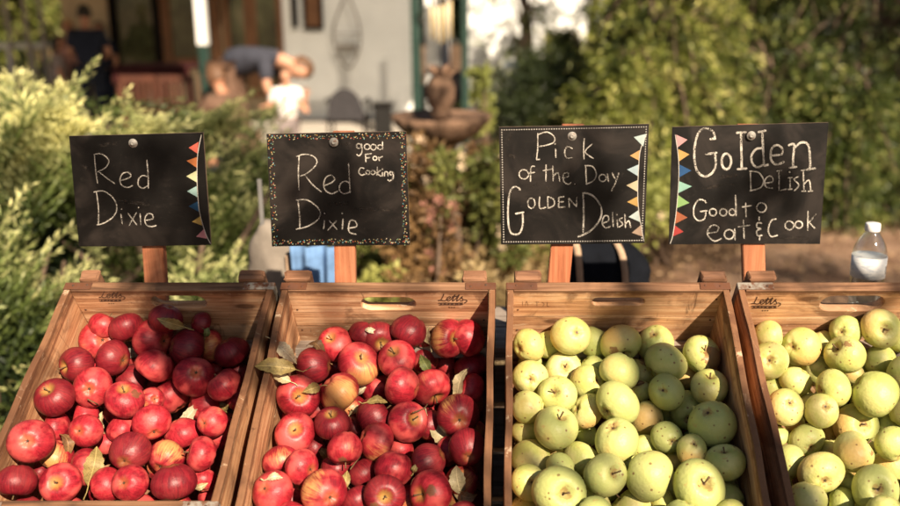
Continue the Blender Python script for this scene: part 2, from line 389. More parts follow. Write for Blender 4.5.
# standing man, back to us, head top about y=8
PF = .0
person('man in dark navy t-shirt standing on the porch with his back turned', gp(88, 50, 11.6, PF-.07), R(8), 1.60,
       dict(ell=(-.25, .05, 1.15), wrl=(-.17, .25, 1.10), elr=(.25, .05, 1.15), wrr=(.17, .25, 1.10), face=(0, 1, 0)), M_SKIN2, M_HAIRD, M_NAVY, M_JEANS)
person('dark-haired woman in grey top, left of the man in navy on the porch', gp(57, 50, 11.9, PF-.10), R(-60), 1.26,
       dict(wrl=(-.2, .25, 1.05)), M_SKIN2, M_HAIRD, M_GREYC, M_BROWNC, True)
person('fair-haired person facing out, half hidden behind the man in navy', gp(71, 50, 12.3, PF-.05), R(170), 1.40, {}, M_SKIN2, M_HAIRY, M_PINKC, M_BROWNC)
person('short dark-haired person partly hidden to the right of the man in navy', gp(102, 50, 12.3, PF-.02), R(165), 1.34, {}, M_SKIN2, M_HAIRD, M_NAVY, M_NAVY)
# bending man: trunk runs left(pelvis)->right(head)
person('man in slate blue t-shirt bending far forward beside the white wall', gp(236, 100, 8.6, .10), R(-90), 1.74,
       dict(pel=(0, -.08, .92), wst=(0, .08, 1.00), cst=(0, .30, 1.04), nb=(0, .43, 1.00), nk=(0, .49, .97), hd=(.0, .59, .93), shl=(-.18, .36, 1.00), shr=(.20, .34, 1.00),
            ell=(-.22, .40, .72), wrl=(-.12, .55, .60), elr=(.26, .36, .74), wrr=(.18, .50, .60), hpl=(-.09, -.06, .88), hpr=(.09, -.06, .88), face=(.3, .3, -1)), M_SKIN, M_HAIRB, M_SLATE, M_BROWNC)
person('small child in bright white shirt in front of the bending man', gp(287, 100, 8.2, .05), R(180), .98,
       dict(wrl=(-.32, .10, 1.35), ell=(-.30, .05, 1.22), wrr=(.30, .20, 1.20), elr=(.28, .05, 1.18)), M_SKIN, M_HAIRB, M_WHITEC, M_GREYC)
person('brown-haired person crouching low by the green and white post', gp(228, 100, 8.3, .10), R(60), 1.6,
       dict(pel=(0, -.12, .30), wst=(0, -.08, .42), cst=(0, .02, .62), nb=(0, .07, .75), nk=(0, .09, .80), hd=(0, .14, .91), shl=(-.18, .05, .72), shr=(.18, .05, .72),
            ell=(-.22, .22, .52), wrl=(-.12, .42, .48), elr=(.22, .22, .52), wrr=(.12, .42, .48), hpl=(-.1, -.1, .28), hpr=(.1, -.1, .28),
            knl=(-.16, .30, .50), knr=(.16, .30, .50), anl=(-.14, .10, .08), anr=(.14, .10, .08), tol=(-.15, .26, .03), tor=(.15, .26, .03)), M_SKIN2, M_HAIRB, M_BROWNC, M_BROWNC)

# ------------------------------------------------------------------ crates
TILT = R(33.2); DV = Vector((0, math.cos(TILT), math.sin(TILT))); NV = Vector((0, -math.sin(TILT), math.cos(TILT)))
D0 = 1.62
rimB = CAM + ray(CX, 284)*(D0)           # back rim line point (x = 0)
rimB.x = 0
H = .25; TH = .0185; TS = .011
def rimx(px): return (px-CX)/FPX*D0
CR = [dict(x0=68, x1=275, L=.432, k=.045, cut=-.0, word='leftmost crate'),
      dict(x0=283, x1=495, L=.470, k=.018, word='second crate from left'),
      dict(x0=507, x1=728, L=.470, k=.022, word='third crate from left'),
      dict(x0=737, x1=962, L=.470, k=.0, word='rightmost crate')]
for c in CR:
    c['W'] = rimx(c['x1'])-rimx(c['x0']); c['c'] = Vector(((rimx(c['x0'])+rimx(c['x1']))/2, rimB.y, rimB.z))
RX = Matrix.Rotation(TILT, 4, 'X')
def crate_local(c, p):
    q = p-c['c']; v = q.dot(DV); return Vector((q.x - c['k']*v, v, q.dot(NV)))
def crate_world(c, l):
    return c['c'] + Vector((1, 0, 0))*(l.x+c['k']*l.y) + DV*l.y + NV*l.z

def panel_with_slot(w, z0, z1, slot, th):
    cu = bpy.data.curves.new('tmp', 'CURVE'); cu.dimensions = '2D'; cu.fill_mode = 'BOTH'; cu.extrude = th/2-.0012; cu.bevel_depth = .0012; cu.bevel_resolution = 1; cu.offset = -.0012
    def spl(pts):
        s = cu.splines.new('POLY'); s.points.add(len(pts)-1); s.use_cyclic_u = True
        for i, p in enumerate(pts): s.points[i].co = (p[0], p[1], 0, 1)
    spl([(-w/2, z0), (w/2, z0), (w/2, z1), (-w/2, z1)])
    if slot:
        x0, x1, s0, s1 = slot; r = (s1-s0)/2; pts = []
        for i in range(9): a = -math.pi/2+math.pi*i/8; pts.append((x1-r+r*math.cos(a), (s0+s1)/2+r*math.sin(a)))
        for i in range(9): a = math.pi/2+math.pi*i/8; pts.append((x0+r+r*math.cos(a), (s0+s1)/2+r*math.sin(a)))
        spl(list(reversed(pts)))
    o = bpy.data.objects.new('tmp', cu); col.objects.link(o)
    dg = bpy.context.evaluated_depsgraph_get(); me = bpy.data.meshes.new_from_object(o.evaluated_get(dg))
    bpy.data.objects.remove(o); bpy.data.curves.remove(cu)
    me.transform(Matrix.Rotation(math.pi/2, 4, 'X'))      # into the xz plane
    me.materials.clear(); return me
def rack(me, k, off=(0, 0, 0)):
    me.transform(Matrix.Translation(off))
    for v in me.vertices: v.co.x += k*v.co.y
    return me
def warp(me, amt=.0012, f=14):
    for v in me.vertices:
        v.co.z += amt*math.sin(v.co.x*f*2.1+v.co.y*f+amt*9999)

def tint_boards(): pass
slots = [(152, 207, 296, 308.5), (361, 416, 297.5, 310), (592, 645, 298, 305.5), (820, 884, 296, 311)]
clab = ['old wooden apple crate of red apples below the bare Red Dixie sign, leftmost',
        'old wooden apple crate of red apples below the confetti-edged Red Dixie sign',
        'old wooden apple crate of green apples below the Pick of the Day sign',
        'old wooden apple crate of green apples below the Golden Delish eat and cook sign']
def strokes(name, S, tomap, w, m, parent, wide=None):
    """flat ribbons with uneven edges; S: polylines in picture-of-the-board coordinates, tomap -> local 3D"""
    V = []; F = []; rs = random.Random(len(S)*13+5); w0 = w
    for s in S:
        pts = catmull(s, 7) if len(s) > 2 else [tuple(a+(b-a)*i/8 for a, b in zip(s[0], s[-1])) for i in range(9)] if len(s) == 2 else s
        if len(pts) == 1:
            x, y = pts[0]; b0 = len(V)
            for i in range(8): a = i*math.pi/4; V.append(tomap(x+math.cos(a)*w*.65, y+math.sin(a)*w*.65))
            F.append(tuple(range(b0, b0+8))); continue
        b0 = len(V); n = len(pts); w = (wide or {}).get(id(s), w0)
        for i, p in enumerate(pts):
            q0 = pts[max(0, i-1)]; q1 = pts[min(n-1, i+1)]; dx = q1[0]-q0[0]; dy = q1[1]-q0[1]; L = math.hypot(dx, dy) or 1
            e = 1 if 0 < i < n-1 else .55
            a = w*.5*e*rs.uniform(.84, 1.08); b = w*.5*e*rs.uniform(.84, 1.08)
            V.append(tomap(p[0]-dy/L*a, p[1]+dx/L*a)); V.append(tomap(p[0]+dy/L*b, p[1]-dx/L*b))
        for i in range(n-1): F.append((b0+2*i, b0+2*i+1, b0+2*i+3, b0+2*i+2))
    return link(name, mesh(name, V, F), m, parent)
def ring(cx, cy, rx, ry=None, n=9):
    ry = ry or rx; return [(cx+rx*math.cos(-math.pi/2+.3+2*math.pi*i/n), cy+ry*math.sin(-math.pi/2+.3+2*math.pi*i/n)) for i in range(n+1)]

t = NT('stamp_ink'); v = t.obj(); n = t.noise(v, 500, 4, .7)
t.base((.085, .045, .03), .9, .1); tp = t.n('ShaderNodeBsdfTransparent'); mx = t.n('ShaderNodeMixShader')
t.l(t.step(t.math('ADD', n, t.math('MULTIPLY', t.math('SUBTRACT', t.rand(), .6), .16)), .48, .60), mx.inputs[0]); t.l(t.b.outputs[0], mx.inputs[1]); t.l(tp.outputs[0], mx.inputs[2]); t.l(mx.outputs[0], t.out.inputs[0]); M_INK = t.m
LETTS = [[(8.5, -.5), (7, 4), (4.5, 9)], [(1, 9.4), (5, 9), (9, 9.8), (12, 8)],
         [(12, 8), (16, 6), (16, 4), (13, 5), (12, 8), (14, 10), (17, 8)],
         [(17, 8), (22, 1), (20, 6), (19, 10), (22, 8)], [(18, 4), (26, 3)], [(22, 8), (27, 1), (25, 6), (24, 10), (27, 8)],
         [(27, 8), (31.5, 3.5)], [(31.5, 3.5), (29.5, 5), (31.8, 7.5), (31, 9.8), (28, 9.6)], [(33, 8), (36, 9), (36, 11), (33, 13)]]
BANNER = [[(1, 13), (10, 12.6), (20, 13), (32, 12.6)], [(2, 15.6), (12, 15.2), (22, 15.6), (32, 15)], [(4, 14.2), (6, 14.3)], [(8, 14.2), (11, 14.2)], [(13, 14.2), (15, 14.3)], [(17, 14.2), (20, 14.2)], [(22, 14.2), (26, 14.1)], [(28, 14.1), (31, 14)],
          [(14, 19), (16, 19)], [(17, 19), (19, 19)], [(20, 19), (22, 19)]]

for ci, c in enumerate(CR):
    W, L, k = c['W'], c['L'], c['k']; rs = random.Random(ci)
    root = thing('wooden_crate', clab[ci], 'crate', c['c'], (TILT, 0, 0), 'apple crates in a row')
    c['root'] = root
    wi = W-2*TS-.0006
    seam = [-.092, -.098, -.070, -.096][ci]
    def slot_local(s):
        p0 = hit_plane(s[0], (s[2]+s[3])/2, c['c']-DV*TH, DV); p1 = hit_plane(s[1], (s[2]+s[3])/2, c['c']-DV*TH, DV)
        t0 = hit_plane((s[0]+s[1])/2, s[2], c['c']-DV*TH, DV); t1 = hit_plane((s[0]+s[1])/2, s[3], c['c']-DV*TH, DV)
        return (p0-c['c']).x, (p1-c['c']).x, (t1-c['c']).dot(NV), (t0-c['c']).dot(NV)
    sl = slot_local(slots[ci])
    cxs = [sl]
    # back end: upper board with hand slot, lower board
    o = link('end_board', rack(panel_with_slot(wi, seam, 0, sl, TH), k, (0, -TH/2, 0)), MW_END, root)
    o = link('end_board', rack(panel_with_slot(wi, -H, seam-.0016, None, TH-.001), k, (0, -TH/2, 0)), MW_END, root)
    # front end
    link('end_board', rack(panel_with_slot(wi, -.115, -.001, (-.05, .05, -.062, -.034), TH), k, (0, -L+TH/2, 0)), MW_END, root)
    link('end_board', rack(panel_with_slot(wi, -H, -.117, None, TH-.001), k, (0, -L+TH/2, 0)), MW_END, root)
    # worn top strip on the end boards (dark weathered edge)
    for yy in (-TH/2, -L+TH/2):
        bm = bmesh.new(); bm_box(bm, (0, yy, .0022), (wi-.001, TH+.0008, .0044), None, .0012)
        me = from_bm('top_rail', bm); rack(me, k); link('top_rail', me, MW_RAIL, root)
    for s in (-1, 1):
        zz = [(.004, -.128), (-.130, -H)]
        for (a, b) in zz:
            bm = bmesh.new()
            ny = 14
            bm_box(bm, (s*(W/2-TS/2), -L/2, (a+b)/2), (TS, L, a-b), None, .0016)
            bmesh.ops.subdivide_edges(bm, edges=[e for e in bm.edges if abs(e.verts[0].co.y-e.verts[1].co.y) > L*.8], cuts=ny)
            for v in bm.verts:
                v.co.x += .0009*math.sin(v.co.y*31+ci*2+s); 
                if v.co.z > -.02: v.co.z += .0010*math.sin(v.co.y*47+ci+s*2)
            me = from_bm('side_board', bm); rack(me, k); link('side_board', me, MW_SIDE, root)
    bm = bmesh.new(); bm_box(bm, (0, -L/2, -H+.005), (wi-.002, L-2*TH-.002, .010), None, .001)
    me = from_bm('floor_board', bm); rack(me, k); link('floor_board', me, MW_FLOOR, root)
    # corner cleats standing proud of the rim, outside the end panels
    cle = [((88, 107), (243, 268)), ((288, 314), (463, 487)), ((514, 540), (696, 722)), ((743, 770), (925, 950))][ci]
    for j, (a, b) in enumerate(cle):
        xa = rimx(a)*1.02-c['c'].x; xb = rimx(b)*1.02-c['c'].x
        bm = bmesh.new(); bm_box(bm, ((xa+xb)/2, .0125, (.0115-.24)/2), (xb-xa, .0225, .24+.0115), None, .005)
        for v in bm.verts:
            if v.co.z > 0: v.co.x += rs.uniform(-.002, .002); v.co.z += rs.uniform(-.0015, .0015)
        link('corner_cleat', from_bm('corner_cleat', bm), MW_CLEAT, root)
        bm = bmesh.new(); bm_box(bm, ((xa+xb)/2, -L-.0125, (.0-.24)/2-.004), (xb-xa, .0245, .24), None, .003)
        me = from_bm('corner_cleat', bm); rack(me, k); link('corner_cleat', me, MW_CLEAT, root)
    # straps bent over the corners
    grey = {(0, 1, 0), (0, 0, 1), (0, 1, 1), (3, 0, 0)}
    for j, s in enumerate((-1, 1)):
        for fr, yy in enumerate((-TH/2, -L+TH/2)):
            ln = [.052, .050, .058, .062][ci]*rs.uniform(.9, 1.1)
            m = M_STRAP_G if (ci, j, fr) in grey else M_STRAP_R
            bm = bmesh.new()
            bm_box(bm, (s*(W/2-ln/2+.0012), yy, .0055), (ln, TH*.82, .0014), None, .0005)
            bm_box(bm, (s*(W/2+.0012), yy, -.022), (.0014, TH*.8, .054), None, .0004)
            me = from_bm('corner_strap', bm); rack(me, k); st = link('corner_strap', me, m, root)
            bm = bmesh.new()
            for q in (.3, .8):
                g = bmesh.ops.create_uvsphere(bm, u_segments=8, v_segments=5, radius=.0024)['verts']
                bmesh.ops.transform(bm, matrix=Matrix.Translation((s*(W/2-ln*q), yy+rs.uniform(-.003, .003), .0062)) @ Matrix.Diagonal((1, 1, .5, 1)), verts=g)
            me = from_bm('strap_nail', bm, True); rack(me, k); link('strap_nail', me, M_NAIL, st)
    # stamp on the inside of the back board
    bx, by, bs = [(98, 291.5, .74), (437, 294, .82), (521, 300, .80), (750, 297, .84)][ci]
    def tm(x, y, bx=bx, by=by, bs=bs, c=c):
        p = hit_plane(bx+x*bs, by+y*bs*.86, c['c']-DV*(TH+.0004), DV); q = p-c['c']; return (q.x, q.dot(DV), q.dot(NV))
    if ci != 2:
        strokes('letter_stamp', LETTS+BANNER, tm, 1.45, M_INK, root)
    else:
        strokes('letter_stamp', [[(2, 2), (2, 9)], [(5, 9), (7, 2), (9, 9)], [(20, 3), (20, 9)], [(18, 3), (23, 3)], [(26, 3), (29, 6), (27, 9)], [(33, 3), (33, 9), (36, 9)]], tm, .45, M_INK, root)
    # a few nail heads in the back board
    for q in range(6):
        bm = bmesh.new(); x = (-W/2+.02) if q % 2 else (W/2-.02); z = -.02-.03*q
        g = bmesh.ops.create_uvsphere(bm, u_segments=8, v_segments=5, radius=.0021)['verts']
        bmesh.ops.transform(bm, matrix=Matrix.Translation((x, -TH-.0002, z)) @ Matrix.Diagonal((1, .4, 1, 1)), verts=g)
        link('panel_nail', from_bm('panel_nail', bm, True), M_NAIL, root)

# ------------------------------------------------------------------ apples
# (x, y, r, layer, look, pose...)  look: r red, d dark red, y yellow cheeked, g golden, n green, b bruised ; pose c/s = calyx/stem facing, dx, dy
A1 = [(89,340,21,1,'b','c',.1,.0),(104,326,15,2,'r'),(126,328,17.5,1,'d'),(148,334,20.5,0,'r','c',.7,.1),(166,318,16,2,'d'),(201,323,11,2,'d'),(186,346,19.5,0,'d'),(211,346,16,1,'y'),(231,352,17,1,'d'),
 (109,357,18.5,0,'d','c',.75,.2),(157.5,364,18,0,'r'),(72,366,18.5,0,'d','s',-.85,.2),(195,377,19.5,0,'r','c',.1,-.3),(90,386,19.5,0,'r','c',-.2,.1),(224,385,17,0,'r'),(51,397,20,0,'d','s',-.5,-.5),(131,377,16,1,'d'),
 (124,400,19.5,0,'r','s',-.1,-.8),(174,397,20,1,'r'),(152,399,12,1,'y','c',.3,0),(201,402,17,1,'r'),(212,422,16,0,'r','c',-.6,.1),(152,423,19,0,'r','c',.2,.7),(121,428,14,1,'r'),(85.5,431,17,0,'r','c',-.45,.0),(85,416,15,2,'r'),
 (53.5,427,16,2,'r'),(24.5,442,23,0,'r','c',-.2,.0),(57,455,17,1,'y'),(15,480,21,0,'d'),(39,472,11,2,'d'),(61,483,20,0,'r','s',-.35,.0),(87,467,19,1,'r'),(130,452,19.5,0,'d','c',-.3,.6),(182,433,18,1,'r'),
 (201.5,454,18,0,'r'),(166,457.5,18,1,'y','c',-.4,.7),(174,482,22,0,'d'),(130,483,19,0,'r','c',-.45,.0),(107,484.5,18,1,'r'),(203,480,14,2,'r'),(147,384,12,2,'r'),(132,356,13,2,'r'),(135,364,10,2,'y'),(219,369,14,2,'r'),(107,443,13,2,'r'),(236,372,14,2,'d'),(68,405,13,2,'d')]
A2 = [(339,343.5,17,0,'r','s',-.4,-.5),(377,337.5,17,1,'d','s',.2,.4),(364,335,15,2,'d'),(409,330.5,17.5,0,'d'),(448,338.5,18,1,'y','s',.5,.0),(469,337.5,17.5,0,'r'),(470.5,366,17,1,'r'),(399.5,356,18.5,0,'r','s',-.3,-.6),(429,354.5,16,1,'r'),(446,366,12,2,'r'),
 (358.5,365,20,0,'y','s',.2,-.5),(313.5,366,18.5,0,'d'),(335,367,14,2,'r'),(296,397,21,0,'r','s',.1,.0),(338,392,20,0,'y'),(377,389,16,1,'r'),(402,384.5,18.5,0,'r'),(431,387,19,1,'r','s',.4,.8),(452,384,13,2,'d'),(472,390,15,1,'r'),
 (458,415.5,20.5,0,'d','c',.1,.3),(468.5,448,18,0,'d','c',.1,.6),(406,423,19,0,'r','s',.5,-.2),(430,425,14,2,'d'),(374,418,19,1,'d'),(376,441,18.5,0,'r'),(332,423.5,17.5,0,'d','s',-.1,-.7),(294.5,434,20,0,'r','s',.0,-.3),(346,448,17.5,0,'r'),(312,447,14,1,'d'),
 (273.5,461,18,0,'r','s',.1,.85),(300,468,18,0,'r','c',.7,.2),(268,492,21,0,'r','c',-.5,-.2),(322.5,491,23,0,'y','c',.35,.3),(336,467,15,1,'d'),(363,471,15,1,'d'),(292,499,13,2,'r'),(357,501,16,1,'d'),(394,469,19,0,'r'),(400,450,13,2,'r'),
 (429,461,17,0,'d'),(385,494,20,0,'d','s',.0,.2),(431,493,22,0,'r','s',-.7,.1),(463,480,16,1,'y'),(474,499,13,2,'d'),(317,412,11,2,'r'),(355,428,12,2,'d'),(284,415,11,2,'r')]
A3 = [(529,345.5,16,0,'y','c',-.7,.2),(549.5,344.5,15,2,'g'),(572,336,18.5,0,'g','c',.4,-.2),(595,343,16,2,'n'),(614,345.5,19,0,'y','s',.3,.85),(562,367,17.5,1,'g','s',.2,-.3),(592,363,12,2,'n'),(619.5,370,20,0,'n'),(530.5,378,17.5,0,'g','c',.0,.1),
 (587,382,16,1,'b','c',.7,-.1),(557,395,18.5,0,'g','s',-.3,-.2),(617.5,402,22,0,'n','c',-.65,.5),(527.5,407,15.5,0,'g'),(586,411,17,1,'y','c',-.7,-.2),(655.5,343.5,18,1,'g','c',-.1,-.6),(665,362,20.5,0,'g'),(703,355,18.5,0,'b','s',.3,-.4),(666,391.5,18,0,'n','c',-.2,-.1),
 (687,376,14,2,'y'),(710.5,388,18.5,0,'g','s',.1,-.8),(642,369,17,1,'b'),(689,410,18,1,'g','c',.0,.5),(712,424,22.5,0,'n','c',-.2,-.6),(647,418,17,1,'y'),(667,438,16,1,'n','c',.4,.3),(616.5,439,22.5,0,'n','c',-.2,-.7),(643,448,14,2,'g'),
 (555.5,429,22,0,'n','s',.3,-.7),(523,434.5,13,1,'g'),(530.5,458,20,1,'g'),(524,483,17.5,0,'g','c',.2,.0),(579.5,460,18,1,'g'),(586,434.5,12,2,'n'),(558,492,26,0,'n','s',.3,.1),(560,472,17,1,'n'),(606,475.5,22,0,'n','s',.6,-.1),(650,476.5,24,0,'n'),
 (692,450,15.5,0,'y','c',.2,-.5),(726,463,19.5,0,'g','s',.0,-.9),(697,487,27,0,'n','s',.3,-.2),(733,486,14,2,'g'),(739,500,18,1,'g'),(596,504,16,1,'g'),(632,510,20,1,'g'),(674,461,11,2,'y'),(520,508,15,1,'g'),(555,457,10,2,'y'),(663,503,13,2,'g'),(718,403,13,2,'n'),(622,463,13,2,'n'),(640,392,12,2,'g'),(530,362,11,2,'n'),(736,440,13,2,'g')]
A4 = [(768.5,336,15,1,'g'),(769.5,360,18,0,'g','c',.0,.0),(799,346.5,19,0,'y','c',-.5,.0),(821.5,343.5,14,1,'g'),(845.5,331,15.5,1,'g','c',-.3,.1),(845.5,352,20.5,0,'g','s',-.6,-.5),(879,328.5,19.5,0,'y','s',.3,.1),(900,338,15,1,'n'),(880.5,361,17,1,'g'),(817,369.5,16,1,'g'),
 (795.5,381,15.5,1,'g'),(834,388,18.5,0,'g','c',-.8,.2),(874,394,24,0,'g'),(853,375,11,2,'y'),(887,377,14,2,'n'),(904,372,18,0,'g'),(770.5,387,11,2,'g'),(786,407,18,0,'y','c',.3,-.3),(821,411,17.5,0,'g','c',.3,-.3),(840,402,13,2,'n'),(855.5,424,22,1,'y','s',.5,-.1),
 (853.5,452,21,0,'y'),(807,439,18,1,'n','c',.3,.5),(788,462,17,1,'n'),(821,473,22,0,'g','c',.2,.5),(807,499,19,0,'g'),(842.5,503,16,1,'n'),(875,490,24,0,'n','s',.2,.0),(892,467,20,1,'y'),(892.5,444,18,0,'g'),(888,426,13,2,'n'),(904,413,16,1,'g'),(831,435,12,2,'y'),
 (830,450,12,2,'y'),(849,483,12,2,'n'),(777,437,12,2,'n'),(877,450,12,2,'n'),(765,372,11,2,'g'),(795,424,11,2,'y'),(858,403,11,2,'n')]
APP = [A1, A2, A3, A4]

def surf_n(c, v, u):                   # height of the pile's top-layer centres below the rim, local v in (-L, 0)
    s = min(1, max(0, -v/c['L'])); m = 1-(2*u/c['W'])**2
    return -.112 + .075*s + .010*m
rnd = random.Random(11)
class Ap: pass
def build_layout(ci):
    c = CR[ci]; L = c['L']; W = c['W']; out = []
    for a in APP[ci]:
        A = Ap(); A.px, A.py, A.rp, A.lay, A.look = a[:5]; A.pose = a[5:] if len(a) > 5 else None; A.ci = ci; A.listed = True
        d = ray(A.px, A.py); n = -.09
        for _ in range(6):
            p = CAM + d*((c['c']+NV*n-CAM).dot(NV)/d.dot(NV)); l = crate_local(c, p)
            n = surf_n(c, l.y, l.x) - (0, .020, .040)[A.lay]
        A.dir = d.normalized(); A.t0 = (p-CAM).length; A.p = p.copy()
        A.k = 1.065*(FW.dot(A.dir)**.75); A.r = A.rp*A.k/FPX*(p-CAM).dot(FW)
        A.tmax = (c['c']+DV*(-TH-A.r)-CAM).dot(DV)/A.dir.dot(DV)
        if A.tmax < A.t0: A.t0 = A.tmax; A.p = CAM+A.dir*A.t0
        out.append(A)
    # generic fillers: lower layer everywhere, top layer where the list leaves the crate empty
    tops = [crate_local(c, A.p) for A in out]
    sp = .058
    for lay in (0, 1):
        y = -L+TH+.03
        row = 0
        while y < -TH-.02:
            x = -W/2+TS+.03+(row % 2)*sp*.5
            while x < W/2-TS-.026:
                l = Vector((x+rnd.uniform(-.006, .006), y+rnd.uniform(-.006, .006), 0))
                l.z = surf_n(c, l.y, l.x)-(.0 if lay == 0 else .052)
                ok = True
                if lay == 0: ok = all((Vector((q.x, q.y))-Vector((l.x, l.y))).length > .047 for q in tops)
                if ok:
                    A = Ap(); A.listed = False; A.lay = 3 if lay else 0; A.look = rnd.choice('rdrry' if ci < 2 else 'gngny'); A.pose = None; A.ci = ci
                    A.p = crate_world(c, l); A.r = rnd.uniform(.0255, .030); A.dir = None; out.append(A)
                    if lay == 0: tops.append(l)
                x += sp
            y += sp*.87; row += 1
    for it in range(90):
        for i in range(len(out)):
            a = out[i]
            for j in range(i+1, len(out)):
                b = out[j]; d = b.p-a.p; dl = d.length; mn = (a.r+b.r)*.95
                if dl < mn and dl > 1e-6:
                    pen = (mn-dl); u = d/dl
                    if abs(a.lay-b.lay) >= 1:
                        lo, hi, sg = (b, a, 1) if b.lay > a.lay else (a, b, -1)
                        # the lower one gives way, mostly away from the camera
                        lo.p += u*sg*pen*.45 + (lo.dir if lo.dir is not None else -NV)*pen*.5
                        hi.p -= u*sg*pen*.10
                    else:
                        a.p -= u*pen*.5; b.p += u*pen*.5
        for a in out:
            if a.listed: a.r = a.rp*a.k/FPX*(a.p-CAM).dot(FW)
            if a.listed and it < 80:           # stay near the line of sight
                t_ = (a.p-CAM).dot(a.dir); q = CAM+a.dir*t_; a.p = a.p.lerp(q, .5)
                a.p = a.p.lerp(CAM+a.dir*a.t0, .03)
            l = crate_local(c, a.p)
            if a.listed and l.y > -TH-a.r: a.p = CAM+a.dir*((c['c']+DV*(-TH-a.r)-CAM).dot(DV)/a.dir.dot(DV)); l = crate_local(c, a.p)
            l.x = max(-W/2+TS+a.r*.98, min(W/2-TS-a.r*.98, l.x)); l.y = max(-L+TH+a.r*.98, min(-TH-a.r*.98, l.y)); l.z = max(-H+.012+a.r, l.z)
            a.p = crate_world(c, l)
    return out
layout = [build_layout(i) for i in range(4)]
# drop fillers nobody can see, from here or from half a metre to the side
def visible(A, all_, eyes):
    P = np.array([tuple(b.p) for b in all_ if b is not A]); Rr = np.array([b.r*.99 for b in all_ if b is not A])
    for e in eyes:
        e = np.array(tuple(e)); ctr = np.array(tuple(A.p)); vd = ctr-e; dist = np.linalg.norm(vd); vd /= dist
        a = np.cross(vd, [0, 0, 1]); a /= np.linalg.norm(a); b = np.cross(a, vd)
        for rr in (.0, .5, .9):
            for k in range(10 if rr else 1):
                an = k*math.tau/10; q = ctr+(a*math.cos(an)+b*math.sin(an))*A.r*rr - vd*A.r*math.sqrt(1-rr*rr)
                d = q-e; dq = np.linalg.norm(d); d /= dq; oc = P-e; tt = oc@d; d2 = (oc*oc).sum(1)-tt*tt
                blk = (d2 < Rr**2) & ((tt-np.sqrt(np.maximum(0, Rr**2-d2))) < dq-.0005)
                if not blk.any(): return True
    return False
eyes = [CAM, CAM+Vector((.5, 0, 0)), CAM+Vector((-.5, 0, 0))]
for ci in range(4):
    al = layout[ci]; layout[ci] = [A for A in al if A.listed or visible(A, al, eyes)]

def apple_mesh(seed, gold):
    rs = random.Random(seed); nu, nv = 30, 22; V = []; F = []
    ph = rs.uniform(0, 6.28); lob = rs.uniform(.010, .026); ecc = rs.uniform(-.055, .055); flat = rs.uniform(.84, .93) if not gold else rs.uniform(.88, .97)
    tap = rs.uniform(.03, .11); tilt = rs.uniform(-.13, .13)
    for j in range(nv+1):
        f = math.pi*j/nv
        # denser rings in the two hollows
        f = f - .16*math.sin(2*f)
        s, c_ = math.sin(f), math.cos(f)
        for i in range(nu):
            a = 2*math.pi*i/nu
            r = s*(1+ecc*math.cos(2*a+ph)) * (1 + tap*c_) * (1+lob*math.cos(5*a+ph)*(.4-.9*c_)*.8)
            z = flat*c_
            z -= .36*math.exp(-(s/.30)**2) if c_ > 0 else -.20*math.exp(-(s/.26)**2)
            if c_ < 0: z += .022*math.cos(5*a+ph)*math.exp(-((s-.42)/.2)**2)
            z += tilt*r*math.cos(a)
            V.append((r*math.cos(a), r*math.sin(a), z))
    for j in range(nv):
        for i in range(nu): F.append((j*nu+i, (j+1)*nu+i, (j+1)*nu+(i+1) % nu, j*nu+(i+1) % nu))
    mr_ = sum(max(math.hypot(v[0], v[1]) for v in V[i::nu]) for i in range(nu))/nu; V = [(x/mr_, y/mr_, z/mr_) for x, y, z in V]
    me = mesh('apple', V, F, True)
    bm = bmesh.new(); bm.from_mesh(me); bmesh.ops.remove_doubles(bm, verts=bm.verts, dist=1e-5); bm.to_mesh(me); bm.free()
    me.polygons.foreach_set('use_smooth', [True]*len(me.polygons)); return me
def stem_mesh(seed):
    rs = random.Random(seed); bm = bmesh.new(); b = rs.uniform(-.12, .12); l = rs.uniform(.12, .34)
    bm_tube(bm, [(0, 0, .44), (b*.3, 0, .62), (b, b*.5, .74+l)], [.030, .026, .045], 7); return from_bm('stem', bm, True)
def calyx_mesh(seed):
    bm = bmesh.new()
    for k in range(5):
        a = k*math.tau/5+seed; r0, r1 = .03, .13
        p = [Vector((math.cos(a+d)*r, math.sin(a+d)*r, z)) for d, r, z in ((-.5, r0, -.68), (.5, r0, -.68), (.0, r1, -.79))]
        bm.faces.new([bm.verts.new(q) for q in p])
    bmesh.ops.create_uvsphere(bm, u_segments=8, v_segments=5, radius=.05, matrix=Matrix.Translation((0, 0, -.675)))
    return from_bm('calyx', bm)
AM = {False: [apple_mesh(i, False) for i in range(7)], True: [apple_mesh(40+i, True) for i in range(7)]}
for g, l_ in AM.items():
    for me in l_: me.materials.append(M_GOLD if g else M_RED)
SM = [stem_mesh(i) for i in range(5)]; KM = [calyx_mesh(i) for i in range(3)]
for me in SM: me.materials.append(M_STEM)
for me in KM: me.materials.append(M_CALYX)
ordn = ['zeroth', 'first', 'second', 'third', 'fourth', 'fifth', 'sixth', 'seventh', 'eighth', 'ninth', 'tenth', 'eleventh', 'twelfth']
def rows_of(lst):
    s = sorted([A for A in lst if A.listed], key=lambda a: a.py); rows = []; cur = []; y0 = None
    for a in s:
        if y0 is None or a.py-y0 < 20: cur.append(a); y0 = a.py if y0 is None else y0
        else: rows.append(cur); cur = [a]; y0 = a.py
    rows.append(cur)
    for ri, rw in enumerate(rows):
        for k, a in enumerate(sorted(rw, key=lambda a: a.px)): a.row = ri+1; a.colm = k+1
shape_words = {'r': 'bright red', 'd': 'deep crimson', 'y': 'yellow-cheeked red', 'b': 'red'}
gold_words = {'g': 'yellow-green', 'n': 'fresh green', 'y': 'pink-blushed yellow', 'b': 'yellow-green'}
cshort = ['leftmost crate', 'second crate', 'third crate', 'rightmost crate']
rnd = random.Random(5)
